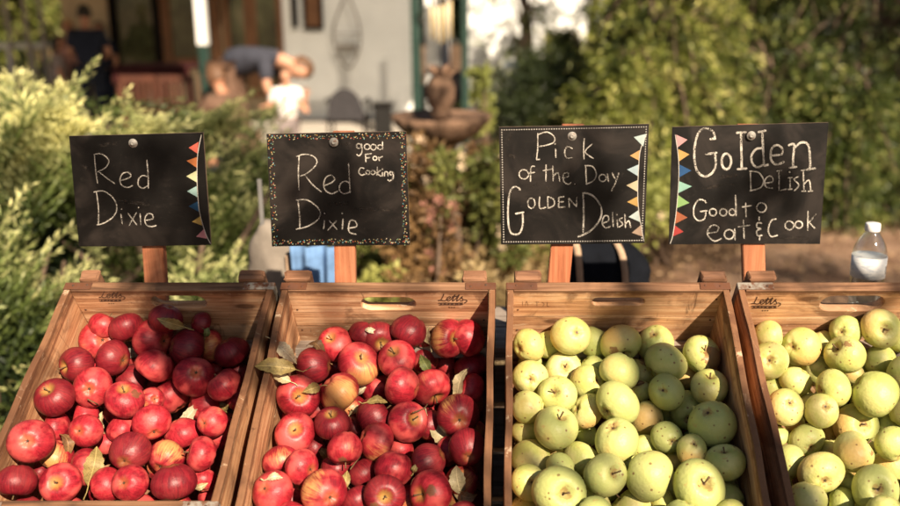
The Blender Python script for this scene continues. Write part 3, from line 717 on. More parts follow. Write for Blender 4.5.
for ci in range(4):
    gold = ci >= 2; rows_of(layout[ci]); rowsn = max(a.row for a in layout[ci] if a.listed)
    for A in layout[ci]:
        me = rnd.choice(AM[gold])
        o = bpy.data.objects.new('apple', me); col.objects.link(o)
        o.location = A.p; o.scale = (A.r*rnd.uniform(.97, 1.06), A.r*rnd.uniform(.96, 1.04), A.r*rnd.uniform(.93, 1.06))
        o['blush'] = float({'y': rnd.uniform(.45, .72) if not gold else rnd.uniform(.6, .9), 'b': .25}.get(A.look, rnd.uniform(-.45, .15 if ci == 0 else .40) if not gold else rnd.uniform(-.1, .45)))
        o['dark'] = float({'d': .85, 'n': .95}.get(A.look, rnd.uniform(0, .2)))
        o['bruise'] = float({'b': .62}.get(A.look, -1.0 if rnd.random() < .74 else rnd.uniform(.12, .25)))
        vdir = (CAM-A.p).normalized(); right = Vector((1, 0, 0)); upv = vdir.cross(right).normalized()
        right = upv.cross(vdir)
        show = None
        if A.pose:
            k_, dx, dy = A.pose; q = math.sqrt(max(.05, 1-dx*dx-dy*dy)); axis = (right*dx - upv*dy*1.0 + vdir*q).normalized()
            # upv points up in the picture
            if k_ == 'c': axis = -axis
            show = k_
        else:
            an = rnd.uniform(0, math.tau); q = rnd.uniform(-.35, .12)
            axis = (right*math.cos(an)+upv*math.sin(an)+vdir*q).normalized()
            show = 's' if q > .0 and rnd.random() < .6 else None
        sx = (vdir + right*rnd.uniform(-.5, .5)+upv*rnd.uniform(-.5, .5)); sx = (sx-axis*sx.dot(axis)).normalized()
        if not A.pose and A.look not in 'yb':
            sx = Quaternion(axis, rnd.uniform(0, 6.28)) @ sx
        sy = axis.cross(sx)
        o.rotation_euler = Matrix((sx, sy, axis)).transposed().to_euler()
        w = (gold_words if gold else shape_words)[A.look]
        if A.listed:
            feat = ''
            if A.look == 'b': feat = 'with brown bruise'
            elif A.pose and A.pose[0] == 'c': feat = 'showing blossom end'
            elif A.pose and A.pose[0] == 's': feat = 'showing stem hollow'
            size = 'big ' if A.rp > 21.5 else 'small ' if A.rp < 13.5 else ''
            if gold and w.count(' ') == 1 and feat: feat = feat.replace('showing ', 'with ')
            lab = f"{size}{w} apple {feat}".strip().replace('  ', ' ')
            lab += f", {ordn[A.colm]} from left, row {A.row} from back, {cshort[ci]}"
            words = lab.split()
            if len(words) > 16: lab = f"{size}{w} apple, {ordn[A.colm]} from left, row {A.row} from back, {cshort[ci]}"
            tag(o, lab, 'apple', ('red' if not gold else 'green') + ' apples heaped in the ' + c_ if (c_ := cshort[ci]) else None)
        elif A.lay == 0:
            tag(o, ('red' if not gold else 'yellow-green')+' apple lying on top of the pile towards the edge of the '+cshort[ci], 'apple', 'apples at the edge of the pile, '+cshort[ci])
        else:
            tag(o, ('red' if not gold else 'yellow-green')+' apple buried in the pile of the '+cshort[ci]+', mostly covered by others', 'apple', 'buried apples of the '+cshort[ci])
        if show == 's' or (A.listed and A.pose is None and rnd.random() < .5): link('stem', rnd.choice(SM), None, o)
        if show == 'c': link('calyx', rnd.choice(KM), None, o)

# ------------------------------------------------------------------ fallen leaves on the apples
spheres = [(A.p, A.r) for l_ in layout for A in l_]
def hit_apples(x, y):
    d = ray(x, y).normalized(); best = None
    for p, r in spheres:
        oc = p-CAM; tt = oc.dot(d); d2 = oc.length_squared-tt*tt
        if d2 < r*r:
            h = tt-math.sqrt(r*r-d2)
            if best is None or h < best[0]: best = (h, p)
    if best is None: return None
    q = CAM+d*best[0]; return q, (q-best[1]).normalized()
LC = {'tan': m_leaf('dry_tan_leaf', (.42, .33, .17), (.56, .46, .27), .25, 40), 'olive': m_leaf('olive_leaf', (.25, .18, .06), (.42, .32, .12), .3, 40),
      'cream': m_leaf('cream_leaf', (.60, .50, .32), (.72, .62, .42), .3, 40), 'brown': m_leaf('brown_leaf', (.13, .065, .03), (.28, .16, .07), .2, 50),
      'green': m_leaf('green_leaf', (.12, .15, .045), (.25, .27, .09), .3, 40), 'grey': m_leaf('grey_green_leaf', (.27, .23, .13), (.42, .35, .21), .25, 40)}
def leaf_mesh(L, Wd, curl, cup, seed, stalk=.35):
    rs = random.Random(seed); n = 12; V = []; F = []
    tw = rs.uniform(-1.3, 1.3); ph_ = rs.uniform(0, 6)
    for i in range(n+1):
        s = i/n; w = Wd/2*(math.sin(math.pi*s**.85)**.8)*(1+.08*math.sin(s*40)); 
        if i in (0, n): w = Wd*.012
        y = (s-.5)*L; z0 = -curl*L*(s-.5)**2*2 + .06*L*math.sin(s*6+ph_)
        for q in (-1, -.5, 0, .5, 1):
            a = tw*(s-.5)
            V.append((q*w*math.cos(a), y, z0+cup*abs(q)*w+q*w*math.sin(a)+.045*L*math.sin(s*13+q*3+seed)*abs(q)))
    for i in range(n):
        for q in range(4): b = i*5+q; F.append((b, b+1, b+6, b+5))
    return mesh('leaf_blade', V, F, True), [(0, -.5*L, -curl*L*.5), (rs.uniform(-.05, .05)*L, -(.5+stalk*.5)*L, -curl*L*.55+.02*L), (rs.uniform(-.1, .1)*L, -(.5+stalk)*L, -curl*L*.5+.05*L)]
LEAVES = [(93,466,36,82,.52,'olive','olive-tan leaf standing upright on a red apple near the front of leftmost crate',.1),(66,443,26,110,.4,'brown','curled brown leaf beside the yellow-cheeked apple in the leftmost crate',.5),
 (191,414,31,55,.36,'cream','pale cream leaf lying on the apples near the right wall of leftmost crate',.2),(171,323,26,160,.42,'olive','dull olive leaf at the back of the leftmost crate',.15),(206,331,14,95,.45,'green','small curled green leaf at back right of the leftmost crate',.6),
 (222,407,15,150,.5,'olive','small olive leaf against the right wall of the leftmost crate',.3),(201,486,13,20,.5,'tan','small yellowish leaf in the front right corner of leftmost crate',.3),(102.5,418,13,95,.4,'tan','tiny tan leaf standing between red apples in the leftmost crate',.3),
 (285,352,29,-42,.46,'cream','broad pale dry leaf against the left wall of the second crate',.25),(275,367,38,178,.44,'olive','long olive-tan leaf reaching over the left rim of second crate',.2),(281,378,20,160,.5,'tan','tan leaf below the two larger leaves at left of second crate',.2),
 (317,347,23,140,.45,'brown','curled brown leaf draped over the top of a dark red apple',.7),(312,389,18,200,.6,'olive','short olive leaf between two apples at left of second crate',.3),(371,331,14,165,.4,'cream','thin cream leaf on a dark apple at the back of second crate',.3),
 (429,336,18,100,.55,'tan','tan leaf standing behind the round dark apple in second crate',.2),(425,363,18,120,.6,'green','olive-green leaf tucked under apples in the second crate middle',.2),(460,384,34,72,.34,'tan','long narrow tan leaf near the right wall of the second crate',.35),
 (377,402,20,5,.4,'olive','olive leaf lying flat between apples in the middle of second crate',.2),(439,434,32,-55,.5,'grey','grey-tan leaf hanging under the darkest apple of second crate',.25),(458,480,27,100,.6,'grey','grey-green leaf on the yellow-cheeked apple at front right of second crate',.2),
 (465,495,25,-15,.5,'tan','crumpled tan leaf in the front right corner of the second crate',.4),(323,453,17,140,.55,'olive','olive leaf beside the orange-red apple in the second crate',.3),(346,480,18,85,.5,'olive','upright olive leaf between dark apples at front of second crate',.3),
 (275,478,15,10,.5,'cream','small cream leaf between two apples by the left wall of second crate',.5),(354,410,13,50,.4,'tan','small tan leaf in the gap above the dark apple of second crate',.4),(416,468,10,60,.6,'olive','tiny olive leaf left of a dark apple in second crate',.2),
 (363,390,13,40,.5,'cream','small cream leaf under the yellow-cheeked apple of the second crate',.3),(813,389,13,120,.5,'brown','dry brown leaf scrap between the apples of the rightmost crate',.6),(640,384,10,20,.5,'brown','dry brown leaf scrap between apples in the third crate',.5)]
for i, (x, y, lp, ang, wr, cl, lab, curl) in enumerate(LEAVES):
    h = hit_apples(x, y)
    if h is None:
        c = min(CR, key=lambda c_: abs((c_['x0']+c_['x1'])/2-x)); q = hit_plane(x, y, c['c']+NV*-.03, NV); nrm = NV
        if i in (8, 9, 10): q = hit_plane(x, y, c['c']+NV*(.004 if i == 9 else -.02), NV)
    else: q, nrm = h
    d = (q-CAM).dot(FW); L = lp/FPX*d*1.08
    vd = (CAM-q).normalized(); right = Vector((1, 0, 0)); upv = vd.cross(right).normalized()
    nn = (nrm*.6+vd*.8).normalized(); tip = right*math.cos(R(ang))+upv*math.sin(R(ang)); tip = (tip-nn*tip.dot(nn)).normalized()
    sx = tip.cross(nn); root = thing('fallen_leaf', lab, 'leaf', q+nn*.006, Matrix((sx, tip, nn)).transposed().to_euler(), 'dry leaves lying among the apples')
    me, st = leaf_mesh(L, L*wr*.95, curl*1.5+.15, rnd.uniform(.15, .6), i)
    link('leaf_blade', me, LC[cl], root)
    tube('leaf_stalk', st, [.0009, .0008, .0011], LC['tan' if cl == 'cream' else cl], root, 6)
# two bare twigs
for pts, lab in (([(168,325),(186,326),(204,328)], 'thin bare twig across the back of the leftmost crate'), ([(88,398),(96,402),(103,407)], 'short curved twig on the red apples at left of leftmost crate'), ([(412,414),(422,410),(428,402)], 'thin curved twig beside the freckled apple of second crate'), ([(352,470),(358,462),(362,455)], 'thin twig between dark apples in the middle of second crate')):
    P = []
    for x, y in pts:
        h = hit_apples(x, y); P.append((h[0]+h[1]*.004) if h else hit_plane(x, y, CR[0]['c']+NV*-.06, NV))
    o = tube('twig', catmull(P, 5), .0011, M_STEM, None, 6); tag(o, lab, 'twig', 'bare twigs among the red apples')

# ------------------------------------------------------------------ stand behind and under the crates
ZT = CAM.z-.613
st = thing('display_stand', 'weathered grey plank stand holding up the tilted row of apple crates', 'display stand', (0, 1.5, 0))
def sbox(name, c, s, m, parent, bevel=.002, rot=None):
    return box(name, (c[0]-parent.location.x, c[1]-parent.location.y, c[2]-parent.location.z), s, m, parent, bevel, rot)
X0, X1 = -.72, 1.00
for (ya, yb) in ((1.572, 1.684), (1.690, 1.806)):
    sbox('shelf_plank', ((X0+X1)/2, (ya+yb)/2, ZT-.010), (X1-X0, yb-ya, .02), MW_GREY, st)
rot = Matrix.Rotation(TILT, 3, 'X')
for q in range(5):
    v_ = -.04-.098*q; p = rimB+DV*v_+NV*(-H-.012)
    sbox('deck_plank', ((X0+X1)/2, p.y, p.z), (X1-X0, .085, .018), MW_GREY, st, .002, rot)
for x in (X0+.05, (X0+X1)/2, X1-.05):
    p = rimB+DV*(-.24)+NV*(-H-.045)
    sbox('deck_beam', (x, p.y, p.z), (.045, .50, .045), MW_GREY, st, .002, rot)
    sbox('leg', (x, 1.74, (ZT-.02)/2), (.06, .05, ZT-.02), MW_GREY, st)
    pf = rimB+DV*(-.44)+NV*(-H-.07)
    sbox('leg', (x, pf.y, pf.z/2), (.06, .05, pf.z), MW_GREY, st)
p = rimB+DV*(-.492)+NV*(-H+.012)
sbox('stop_rail', ((X0+X1)/2, p.y, p.z), (X1-X0, .02, .05), MW_GREY, st, .002, rot)

# ------------------------------------------------------------------ chalkboard signs
def m_board(name):
    t = NT(name); v = t.obj()
    n1 = t.noise(v, 9, 4, .6, .8); n2 = t.noise(t.mapv(v, (20, 1, 70)), 1.2, 5, .7, 2.0); n3 = t.noise(v, 160, 3, .7)
    c = t.mix(t.math('MULTIPLY', t.step(n1, .44, .70), .8), (.0030, .0024, .0021), (.024, .018, .015))  # uneven board tone, with the lit brown haze put into the colour
    c = t.mix(t.math('MULTIPLY', t.step(n2, .55, .8), .22), c, (.038, .031, .026))
    c = t.mix(t.math('MULTIPLY', t.step(n3, .62, .78), .18), c, (.09, .072, .06))
    t.base(c, t.math('ADD', .34, t.math('MULTIPLY', n1, .25)), .30); return t.m
M_BOARD = m_board('chalkboard'); M_BEDGE = m_plain('board_edge', (.16, .11, .075), .8, .2, .3, 80)
def m_chalk(name, c, a0, a1, sc_=420):
    t = NT(name); v = t.obj(); n = t.math('ADD', t.noise(v, sc_, 3, .7), t.math('MULTIPLY', t.math('SUBTRACT', t.noise(v, 45, 3, .6), .5), .55))
    t.base(t.mix(t.step(t.noise(v, 70, 3), .35, .65), tuple(q*.55 for q in c), c), .95, .1); tp = t.n('ShaderNodeBsdfTransparent'); mx = t.n('ShaderNodeMixShader')
    t.l(t.step(n, a0, a1), mx.inputs[0]); t.l(t.b.outputs[0], mx.inputs[1]); t.l(tp.outputs[0], mx.inputs[2]); t.l(mx.outputs[0], t.out.inputs[0]); return t.m
M_CHALK = m_chalk('chalk', (.60, .55, .48), .42, .66, 620); M_CHALK2 = m_chalk('thick_chalk', (.78, .73, .65), .50, .68); M_SMUDGE = m_chalk('chalk_smudge', (.034, .028, .024), .33, .60, 120)
M_LINE = m_plain('white_print', (.42, .39, .35), .7)
YS = 1.622
SIGNS = [
 dict(org=(0, 110), c=[(69, 136), (203, 132.5), (211, 245), (79, 246.5)], screw=(133.5, 143), post=(142, 163, 143.5, 165.5), w=2.6,
      label='black chalkboard sign reading Red Dixie with a row of coloured flags only',
      S=[[(240,112),(243,150),(248,185)],[(238,112),(255,110),(270,118),(277,130),(268,145),(250,155),(247,157)],[(252,156),(272,172),(293,186)],
         [(305,178),(325,172),(333,165),(325,157),(312,160),(305,175),(310,190),(325,195),(337,190)],[(373,125),(376,160),(377,198)],[(375,168),(362,165),(352,175),(352,190),(363,197),(376,190)],
         [(245,207),(250,245),(250,290)],[(238,207),(265,205),(290,225),(297,250),(285,272),(262,286),(245,290)],[(307,262),(311,288)],[(309,250)],[(325,260),(348,290)],[(347,258),(328,292)],
         [(356,260),(358,290)],[(352,246)],[(370,278),(388,274),(386,263),(375,262),(368,275),(372,290),(385,294),(397,291)]], thick=[],
      smudge=[[(250,90),(300,82)],[(210,140),(225,150)],[(300,230),(380,238)]],
      curve=[(510,62),(501,110),(499,165),(501,215),(506,260),(520,310),(533,338)],
      tris=[([(478,95),(503,80),(500,110)],(.62,.13,.09)),([(473,128),(500,118),(500,147)],(.68,.22,.07)),([(472,167),(498,153),(499,183)],(.62,.62,.36)),([(474,205),(498,192),(500,220)],(.42,.62,.58)),([(478,243),(502,230),(503,257)],(.035,.12,.24)),([(487,282),(508,268),(512,292)],(.72,.47,.13)),([(497,320),(517,300),(524,325)],(.60,.25,.28))]),
 dict(org=(220, 110), c=[(266.5, 134), (406, 131.5), (410, 245), (272, 246.5)], screw=(334, 142), post=(334, 355, 334.5, 355.5), w=3.0,
      label='chalkboard sign reading Red Dixie, good for cooking, with confetti border',
      S=[[(200,115),(198,160),(200,203)],[(192,118),(215,112),(237,118),(245,132),(235,148),(215,163),(203,167)],[(215,165),(235,190),(257,208)],[(262,192),(280,185),(290,175),(280,165),(267,172),(262,190),(268,205),(283,212),(298,205)],
         [(325,135),(327,175),(329,210)],[(327,185),(315,180),(303,190),(303,205),(315,212),(331,206)],[(197,228),(201,265),(202,300)],[(192,228),(220,228),(245,245),(254,262),(245,280),(220,295),(192,302)],[(264,278),(262,302)],[(264,262)],
         [(276,280),(296,303)],[(295,280),(272,305)],[(311,275),(309,303)],[(309,262)],[(322,300),(345,295),(342,282),(330,280),(325,295),(328,310),(345,315)],
         ring(351,91,6),[(358,85),(359,105),(352,116),(345,112)],ring(372,93,7),ring(388,94,7),ring(405,94,6),[(411,79),(411.5,101)],
         [(368,113),(369,133)],[(366,113),(384,110)],[(369,122),(380,120)],ring(392,122,5),[(401,118),(403,129)],[(403,121),(412,117)],
         [(365,148),(355,147),(351,158),(358,165),(367,162)],ring(374,158,5),ring(387,158,5),[(398,143),(397,166)],[(407,152),(398,160),(408,168)],[(411,157),(411,168)],[(411,150)],[(416,168),(417,157),(424,158),(425,168)],ring(433,160,4),[(438,156),(438,172),(430,179),(424,176)]],
      thick=[], smudge=[[(300,90),(330,84)],[(270,240),(330,236)],[(340,250),(440,252)]], curve=None, tris=[], confetti=True),
 dict(org=(440, 110), c=[(499, 127), (649, 124), (644.5, 243), (501, 244.5)], screw=(572, 136), post=(551, 573, 548, 570), w=3.1,
      label='chalkboard sign reading Pick of the Day, Golden Delish, with dotted border',
      S=[[(247,57),(247,95),(244,124)],[(247,62),(270,55),(288,66),(288,80),(270,88),(248,92)],[(243,125),(253,124)],[(292,97),(293,120)],[(291,85)],[(335,97),(322,92),(315,105),(320,120),(335,120)],[(365,70),(363,95),(364,124)],[(385,85),(367,105),(388,122)],
         ring(212,162,12),[(240,142),(231,143),(229,160),(229,181)],[(222,160),(240,157)],[(268,137),(268,180)],[(260,153),(285,148)],[(285,140),(286,180)],[(287,166),(298,158),(303,180)],[(313,172),(325,166),(322,157),(312,162),(312,178),(323,187),(333,182)],[(341,186)],
         [(368,140),(370,185)],[(365,140),(385,142),(395,160),(388,178),(368,187)],ring(411,171,9),[(423,160),(426,182)],[(435,158),(443,175)],[(452,158),(442,187),(432,206)],
         ring(231,235,9,13),[(252,218),(252,247),(268,245)],[(272,218),(273,247)],[(271,218),(287,225),(288,240),(272,248)],[(300,220),(300,246)],[(300,220),(315,218)],[(300,232),(313,231)],[(300,246),(317,244)],[(327,246),(325,221)],[(325,221),(345,244)],[(345,244),(346,218)],
         [(412,285),(425,280),(425,268),(415,268),(410,285),(418,297),(432,293)],[(436,258),(438,295)],[(448,276),(449,297)],[(447,264)],[(462,272),(453,277),(462,288),(452,296)],[(467,262),(469,298)],[(469,287),(478,280),(482,298)]],
      thick=[[(203,203),(198,196),(185,195),(175,215),(172,260),(174,295),(182,312),(200,312),(209,290),(209,262)],[(190,262),(213,258)],[(362,208),(363,260),(362,310)],[(360,208),(385,215),(405,240),(408,265),(395,290),(375,308),(348,320)]],
      smudge=[[(170,75),(185,62)],[(165,110),(190,120)],[(270,190),(275,215)],[(230,195),(250,185)]],
      curve=[(523,60),(507,100),(502,150),(500,210),(503,260),(510,300),(516,332)], dots=True,
      tris=[([(490,68),(521,60),(514,92)],(.55,.66,.64)),([(480,115),(507,100),(504,128)],(.62,.36,.15)),([(473,150),(503,137),(502,168)],(.50,.62,.66)),([(471,190),(500,177),(500,207)],(.66,.55,.36)),([(473,232),(500,218),(501,245)],(.55,.34,.11)),([(477,270),(503,252),(506,283)],(.52,.60,.58)),([(485,310),(509,290),(513,320)],(.42,.30,.22))]),
 dict(org=(640, 110), c=[(672.5, 127), (828.5, 122.5), (820, 244), (669, 244.5)], screw=(751, 135.5), post=(743, 765, 743.5, 766.5), w=3.6,
      label='chalkboard sign reading Golden Delish, Good to eat and Cook',
      S=[[(280,155),(281,203)],[(277,155),(300,158),(313,178),(305,197),(278,205)],[(318,185),(335,182),(335,170),(325,168),(316,180),(320,195),(338,198)],[(352,155),(352,205)],[(352,205),(372,200)],[(346,155),(359,153)],[(380,172),(380,200)],[(379,157)],[(374,172),(386,171)],[(374,201),(386,200)],[(402,168),(390,175),(402,190),(390,205)],[(413,152),(415,205)],[(407,153),(420,151)],[(415,187),(428,178),(432,205)],[(424,206),(438,204)],[(408,206),(420,205)],
         [(168,236),(163,229),(148,228),(137,245),(137,268),(148,280),(163,275),(167,258)],[(152,257),(171,255)],ring(185,259,9),ring(211,259,9),ring(234,259,8),[(242,215),(244,269)],[(268,235),(269,272)],[(258,246),(283,242)],ring(308,247,12),
         [(172,312),(195,308),(198,295),(183,292),(172,305),(173,320),(190,332),(207,325)],ring(226,315,12),[(240,300),(241,330)],[(262,278),(264,326)],[(248,296),(279,292)],[(302,270),(302,280)],[(309,287),(298,286),(296,297),(306,301),(296,306),(298,318),(310,317)],[(303,320),(303,330)],
         [(346,276),(333,280),(325,303),(332,320),(349,317)],ring(378,292,11),ring(402,290,9),[(425,255),(424,305)],[(446,262),(426,286)],[(428,284),(443,300)]],
      thick=[[(190,72),(185,55),(165,46),(148,58),(139,90),(138,125),(145,155),(163,168),(182,160),(192,140),(190,112)],[(165,112),(196,108)],[(176,74),(193,72)],ring(219,130,12,20),[(256,57),(257,100),(258,150)],[(243,58),(270,56)],[(245,150),(272,148)],
             [(310,55),(312,100),(314,140)],[(298,56),(320,52)],[(312,97),(295,99),(283,115),(285,135),(297,145),(313,138)],[(314,142),(326,138)],[(332,115),(358,112),(359,96),(345,89),(333,100),(332,125),(345,138),(366,131)],
             [(375,90),(390,87),(388,115),(387,145)],[(377,146),(398,144)],[(390,97),(408,82),(425,88),(430,120),(430,150)],[(420,151),(445,147)]],
      smudge=[[(200,170),(250,165)],[(150,200),(240,185)],[(290,320),(430,325)]],
      curve=[(89,62),(97,120),(98,170),(95,220),(90,270),(82,320),(76,338)],
      tris=[([(91,62),(94,95),(120,75)],(.66,.36,.36)),([(97,99),(98,130),(125,112)],(.66,.38,.13)),([(100,138),(99,170),(130,153)],(.03,.10,.25)),([(99,180),(97,210),(131,193)],(.33,.58,.48)),([(96,215),(93,248),(125,235)],(.28,.46,.17)),([(91,255),(88,288),(120,272)],(.42,.13,.06)),([(86,290),(82,320),(110,308)],(.45,.055,.05))])]
FLAGM = {}
for si, s in enumerate(SIGNS):
    ox, oy = s['org']; Cn = [at(x, y, YS) for x, y in s['c']]
    base = Vector(((Cn[0].x+Cn[1].x)/2, YS, ZT)); s['base'] = base
    yaw = 0
    root = thing('chalkboard_sign', s['label'], 'sign', base, (0, 0, 0), 'chalkboard price signs behind the crates')
    # board: bowed slightly, 5 mm thick
    nx, nz = 16, 10; V = []; F = []
    def bp(u, v, y):
        a = Cn[0].lerp(Cn[1], u); b = Cn[3].lerp(Cn[2], u); p = a.lerp(b, v); bow = .0022*math.sin(math.pi*u)*(1 if si % 2 else -1)
        return Vector((p.x-base.x, y+bow, p.z-base.z))
    for y in (0, .0045):
        for j in range(nz+1):
            for i in range(nx+1): V.append(bp(i/nx, j/nz, y))
    o_ = (nx+1)*(nz+1); ix = lambda i, j: j*(nx+1)+i
    for j in range(nz):
        for i in range(nx): F.append((ix(i, j), ix(i, j+1), ix(i+1, j+1), ix(i+1, j)))
    ff = len(F)
    for j in range(nz):
        for i in range(nx): F.append((o_+ix(i, j), o_+ix(i+1, j), o_+ix(i+1, j+1), o_+ix(i, j+1)))
    for i in range(nx): F.append((ix(i, 0), ix(i+1, 0), o_+ix(i+1, 0), o_+ix(i, 0))); F.append((ix(i, nz), o_+ix(i, nz), o_+ix(i+1, nz), ix(i+1, nz)))
    for j in range(nz): F.append((ix(0, j), o_+ix(0, j), o_+ix(0, j+1), ix(0, j+1))); F.append((ix(nx, j), ix(nx, j+1), o_+ix(nx, j+1), o_+ix(nx, j)))
    me = mesh('board', V, F); me.materials.append(M_BOARD); me.materials.append(M_BEDGE)
    for k_, p in enumerate(me.polygons): p.material_index = 0 if k_ < ff else 1
    board = link('board', me, None, root)
    def tm(x, y, off=.0008, s=s, ox=ox, oy=oy):
        p = at(ox+x/2.53, oy+y/2.53, YS); u = (p.x-Cn[0].x)/(Cn[1].x-Cn[0].x); bow = .0022*math.sin(math.pi*min(1, max(0, u)))*(1 if si % 2 else -1)
        return (p.x-base.x, bow-off, p.z-base.z)
    allS = s['S']+s['thick']; lett = strokes('chalk_lettering', allS, tm, s['w'], M_CHALK, board, {id(q): (5.8 if si == 3 else 4.4) for q in s['thick']})
    strokes('chalk_dust', allS, lambda x, y: tm(x, y, .0004), s['w']*2.8, M_SMUDGE, lett)
    for q in s['smudge']: strokes('chalk_smudge', [q], lambda x, y: tm(x, y, .0003), 9.0, M_SMUDGE, board)
    for (tr, cc) in s['tris']:
        if cc not in FLAGM: FLAGM[cc] = m_plain('flag_colour', tuple(q*.58 for q in cc), .75, .2, .12, 60)
        link('bunting_flag', mesh('bunting_flag', [tm(x, y, .0009) for x, y in tr], [(0, 1, 2)]), FLAGM[cc], board)
    if s['curve']: strokes('bunting_line', [s['curve']], lambda x, y: tm(x, y, .0010), 1.7, M_LINE, board)
    if s.get('dots'):
        pts = []; q = [((x-ox)*2.53, (y-oy)*2.53) for x, y in s['c']]; ins = 7
        cs = [(q[0][0]+ins, q[0][1]+ins), (q[1][0]-ins, q[1][1]+ins), (q[2][0]-ins, q[2][1]-ins), (q[3][0]+ins, q[3][1]-ins)]
        for a in range(4):
            p0, p1 = cs[a], cs[(a+1) % 4]; n = int(math.dist(p0, p1)/6.2)
            pts += [[(p0[0]+(p1[0]-p0[0])*i/n, p0[1]+(p1[1]-p0[1])*i/n)] for i in range(n)]
        strokes('dotted_border', pts, lambda x, y: tm(x, y, .0006), 2.3, M_LINE, board)
    if s.get('confetti'):
        q = [((x-ox)*2.53, (y-oy)*2.53) for x, y in s['c']]; rs = random.Random(3)
        cols = [(.65, .55, .40), (.62, .30, .08), (.15, .42, .48), (.60, .13, .09), (.66, .60, .30), (.30, .45, .25)]
        for ck, cc in enumerate(cols):
            seg = []
            for a in range(4):
                p0, p1 = q[a], q[(a+1) % 4]; n = int(math.dist(p0, p1)/15); nx_ = (p1[1]-p0[1]); ny_ = -(p1[0]-p0[0]); ln = math.hypot(nx_, ny_)
                for i in range(n):
                    f = (i+rs.random())/n; dd = rs.uniform(4, 16); x = p0[0]+(p1[0]-p0[0])*f-nx_/ln*dd; y = p0[1]+(p1[1]-p0[1])*f-ny_/ln*dd
                    an = rs.uniform(0, 6.28); l2 = rs.uniform(1.2, 3.4); seg.append([(x, y), (x+math.cos(an)*l2, y+math.sin(an)*l2)])
            if cc not in FLAGM: FLAGM[cc] = m_plain('flag_colour', tuple(q*.58 for q in cc), .75, .2, .12, 60)
            strokes('confetti_border', seg, lambda x, y: tm(x, y, .0005+ck*.00005), 1.9, FLAGM[cc], board)
    # washer and screw
    p = at(s['screw'][0], s['screw'][1], YS); lp = Vector((p.x-base.x, -.001, p.z-base.z))
    bm = bmesh.new(); bm_lathe(bm, [(0, 0), (.0078, 0), (.0082, .0008), (.0078, .0016), (.0042, .0019), (.0038, .0042), (.0020, .0050), (.0012, .0040), (0, .0040)], 20)
    bmesh.ops.transform(bm, matrix=Matrix.Translation(lp) @ Matrix.Rotation(math.pi/2, 4, 'X'), verts=bm.verts); link('screw', from_bm('screw', bm, True), M_SCREW, root)
    # post: behind the board, down to the shelf
    a0, a1, b0, b1 = s['post']; pT = [at(a0, 248, YS+.006), at(a1, 248, YS+.006), at(b1, 280, YS+.006), at(b0, 280, YS+.006)]
    cT = (pT[0]+pT[1])/2; cB = (pT[2]+pT[3])/2; dv = (cT-cB).normalized(); half = (pT[1].x-pT[0].x)/2
    top = cT+dv*((at(s['c'][0][0], s['c'][0][1]-(1.6 if si != 0 else -4), YS).z-cT.z)/dv.z); bot = cB+dv*((ZT+.001-cB.z)/dv.z)
    bm = bmesh.new(); yA, yB = .0062, .024
    for pp in (bot, top):
        for dx, yy in ((-half, yA), (half, yA), (half, yB), (-half, yB)): bm.verts.new((pp.x-base.x+dx, yy, pp.z-base.z))
    bm.verts.ensure_lookup_table(); v = bm.verts
    for f in ((0, 1, 2, 3), (7, 6, 5, 4), (0, 4, 5, 1), (1, 5, 6, 2), (2, 6, 7, 3), (3, 7, 4, 0)): bm.faces.new([v[i] for i in f])
    bmesh.ops.recalc_face_normals(bm, faces=bm.faces); bmesh.ops.bevel(bm, geom=list(bm.edges), offset=.0012, segments=2, affect='EDGES')
    link('post', from_bm('post', bm), MW_POST, root)

# ------------------------------------------------------------------ water bottle on the shelf
pb = at(867, 322, 1.712); bot = thing('water_bottle', 'small clear plastic water bottle with white cap and paper label', 'bottle', (pb.x, 1.735, ZT+.001), (0, 0, R(20)))
def m_glass(name, c, ior, rough):
    t = NT(name); t.base(c, rough, .5); t.b.inputs['Transmission Weight'].default_value = 1; t.b.inputs['IOR'].default_value = ior; t.b.inputs['Base Color'].default_value = (*c, 1); return t.m
def m_clear(name, tint, lo, hi):
    t = NT(name); tp = t.n('ShaderNodeBsdfTransparent'); tp.inputs[0].default_value = (*tint, 1); gl = t.n('ShaderNodeBsdfGlossy'); gl.inputs['Roughness'].default_value = .06
    lw = t.n('ShaderNodeLayerWeight'); lw.inputs[0].default_value = .35; mr = t.n('ShaderNodeMapRange'); t.l(lw.outputs['Facing'], mr.inputs[0]); mr.inputs[3].default_value = lo; mr.inputs[4].default_value = hi
    mx = t.n('ShaderNodeMixShader'); t.l(mr.outputs[0], mx.inputs[0]); t.l(tp.outputs[0], mx.inputs[1]); t.l(gl.outputs[0], mx.inputs[2]); t.l(mx.outputs[0], t.out.inputs[0]); return t.m
M_PET = m_clear('clear_plastic', (.96, .97, .97), .03, .42); M_WATER = m_clear('bottled_water', (.90, .92, .92), .10, .30)
prof = [(.0, .004), (.020, .002), (.029, .003), (.0320, .008), (.0322, .022), (.0306, .026), (.0322, .030), (.0306, .036), (.0320, .041), (.0320, .086), (.0324, .131), (.0318, .137), (.0290, .149), (.0225, .162), (.0155, .173), (.0128, .178), (.0128, .183)]
outer = prof; inner = [(max(0, r-.0006), z+.0005) for r, z in prof]; full = outer+list(reversed(inner))
lathe('bottle_body', full, M_PET, bot, 40)
wl = .104
wp = [(max(0, r-.0009), z+.0008) for r, z in prof if z < wl]; wp += [(.0311, wl), (0, wl)]
lathe('water', wp, M_WATER, bot, 40)
lathe('bottle_cap', [(0, .1945), (.0125, .1945), (.0140, .1930), (.0145, .180), (.0135, .1785), (0, .1785)][::-1], m_plain('white_cap', (.78, .76, .74), .45, .5, .04), bot, 48, fn=lambda a, z: 1+.018*math.cos(a*24))
t = NT('paper_label'); v = t.obj(False); sp = t.n('ShaderNodeSeparateXYZ'); t.l(v, sp.inputs[0])
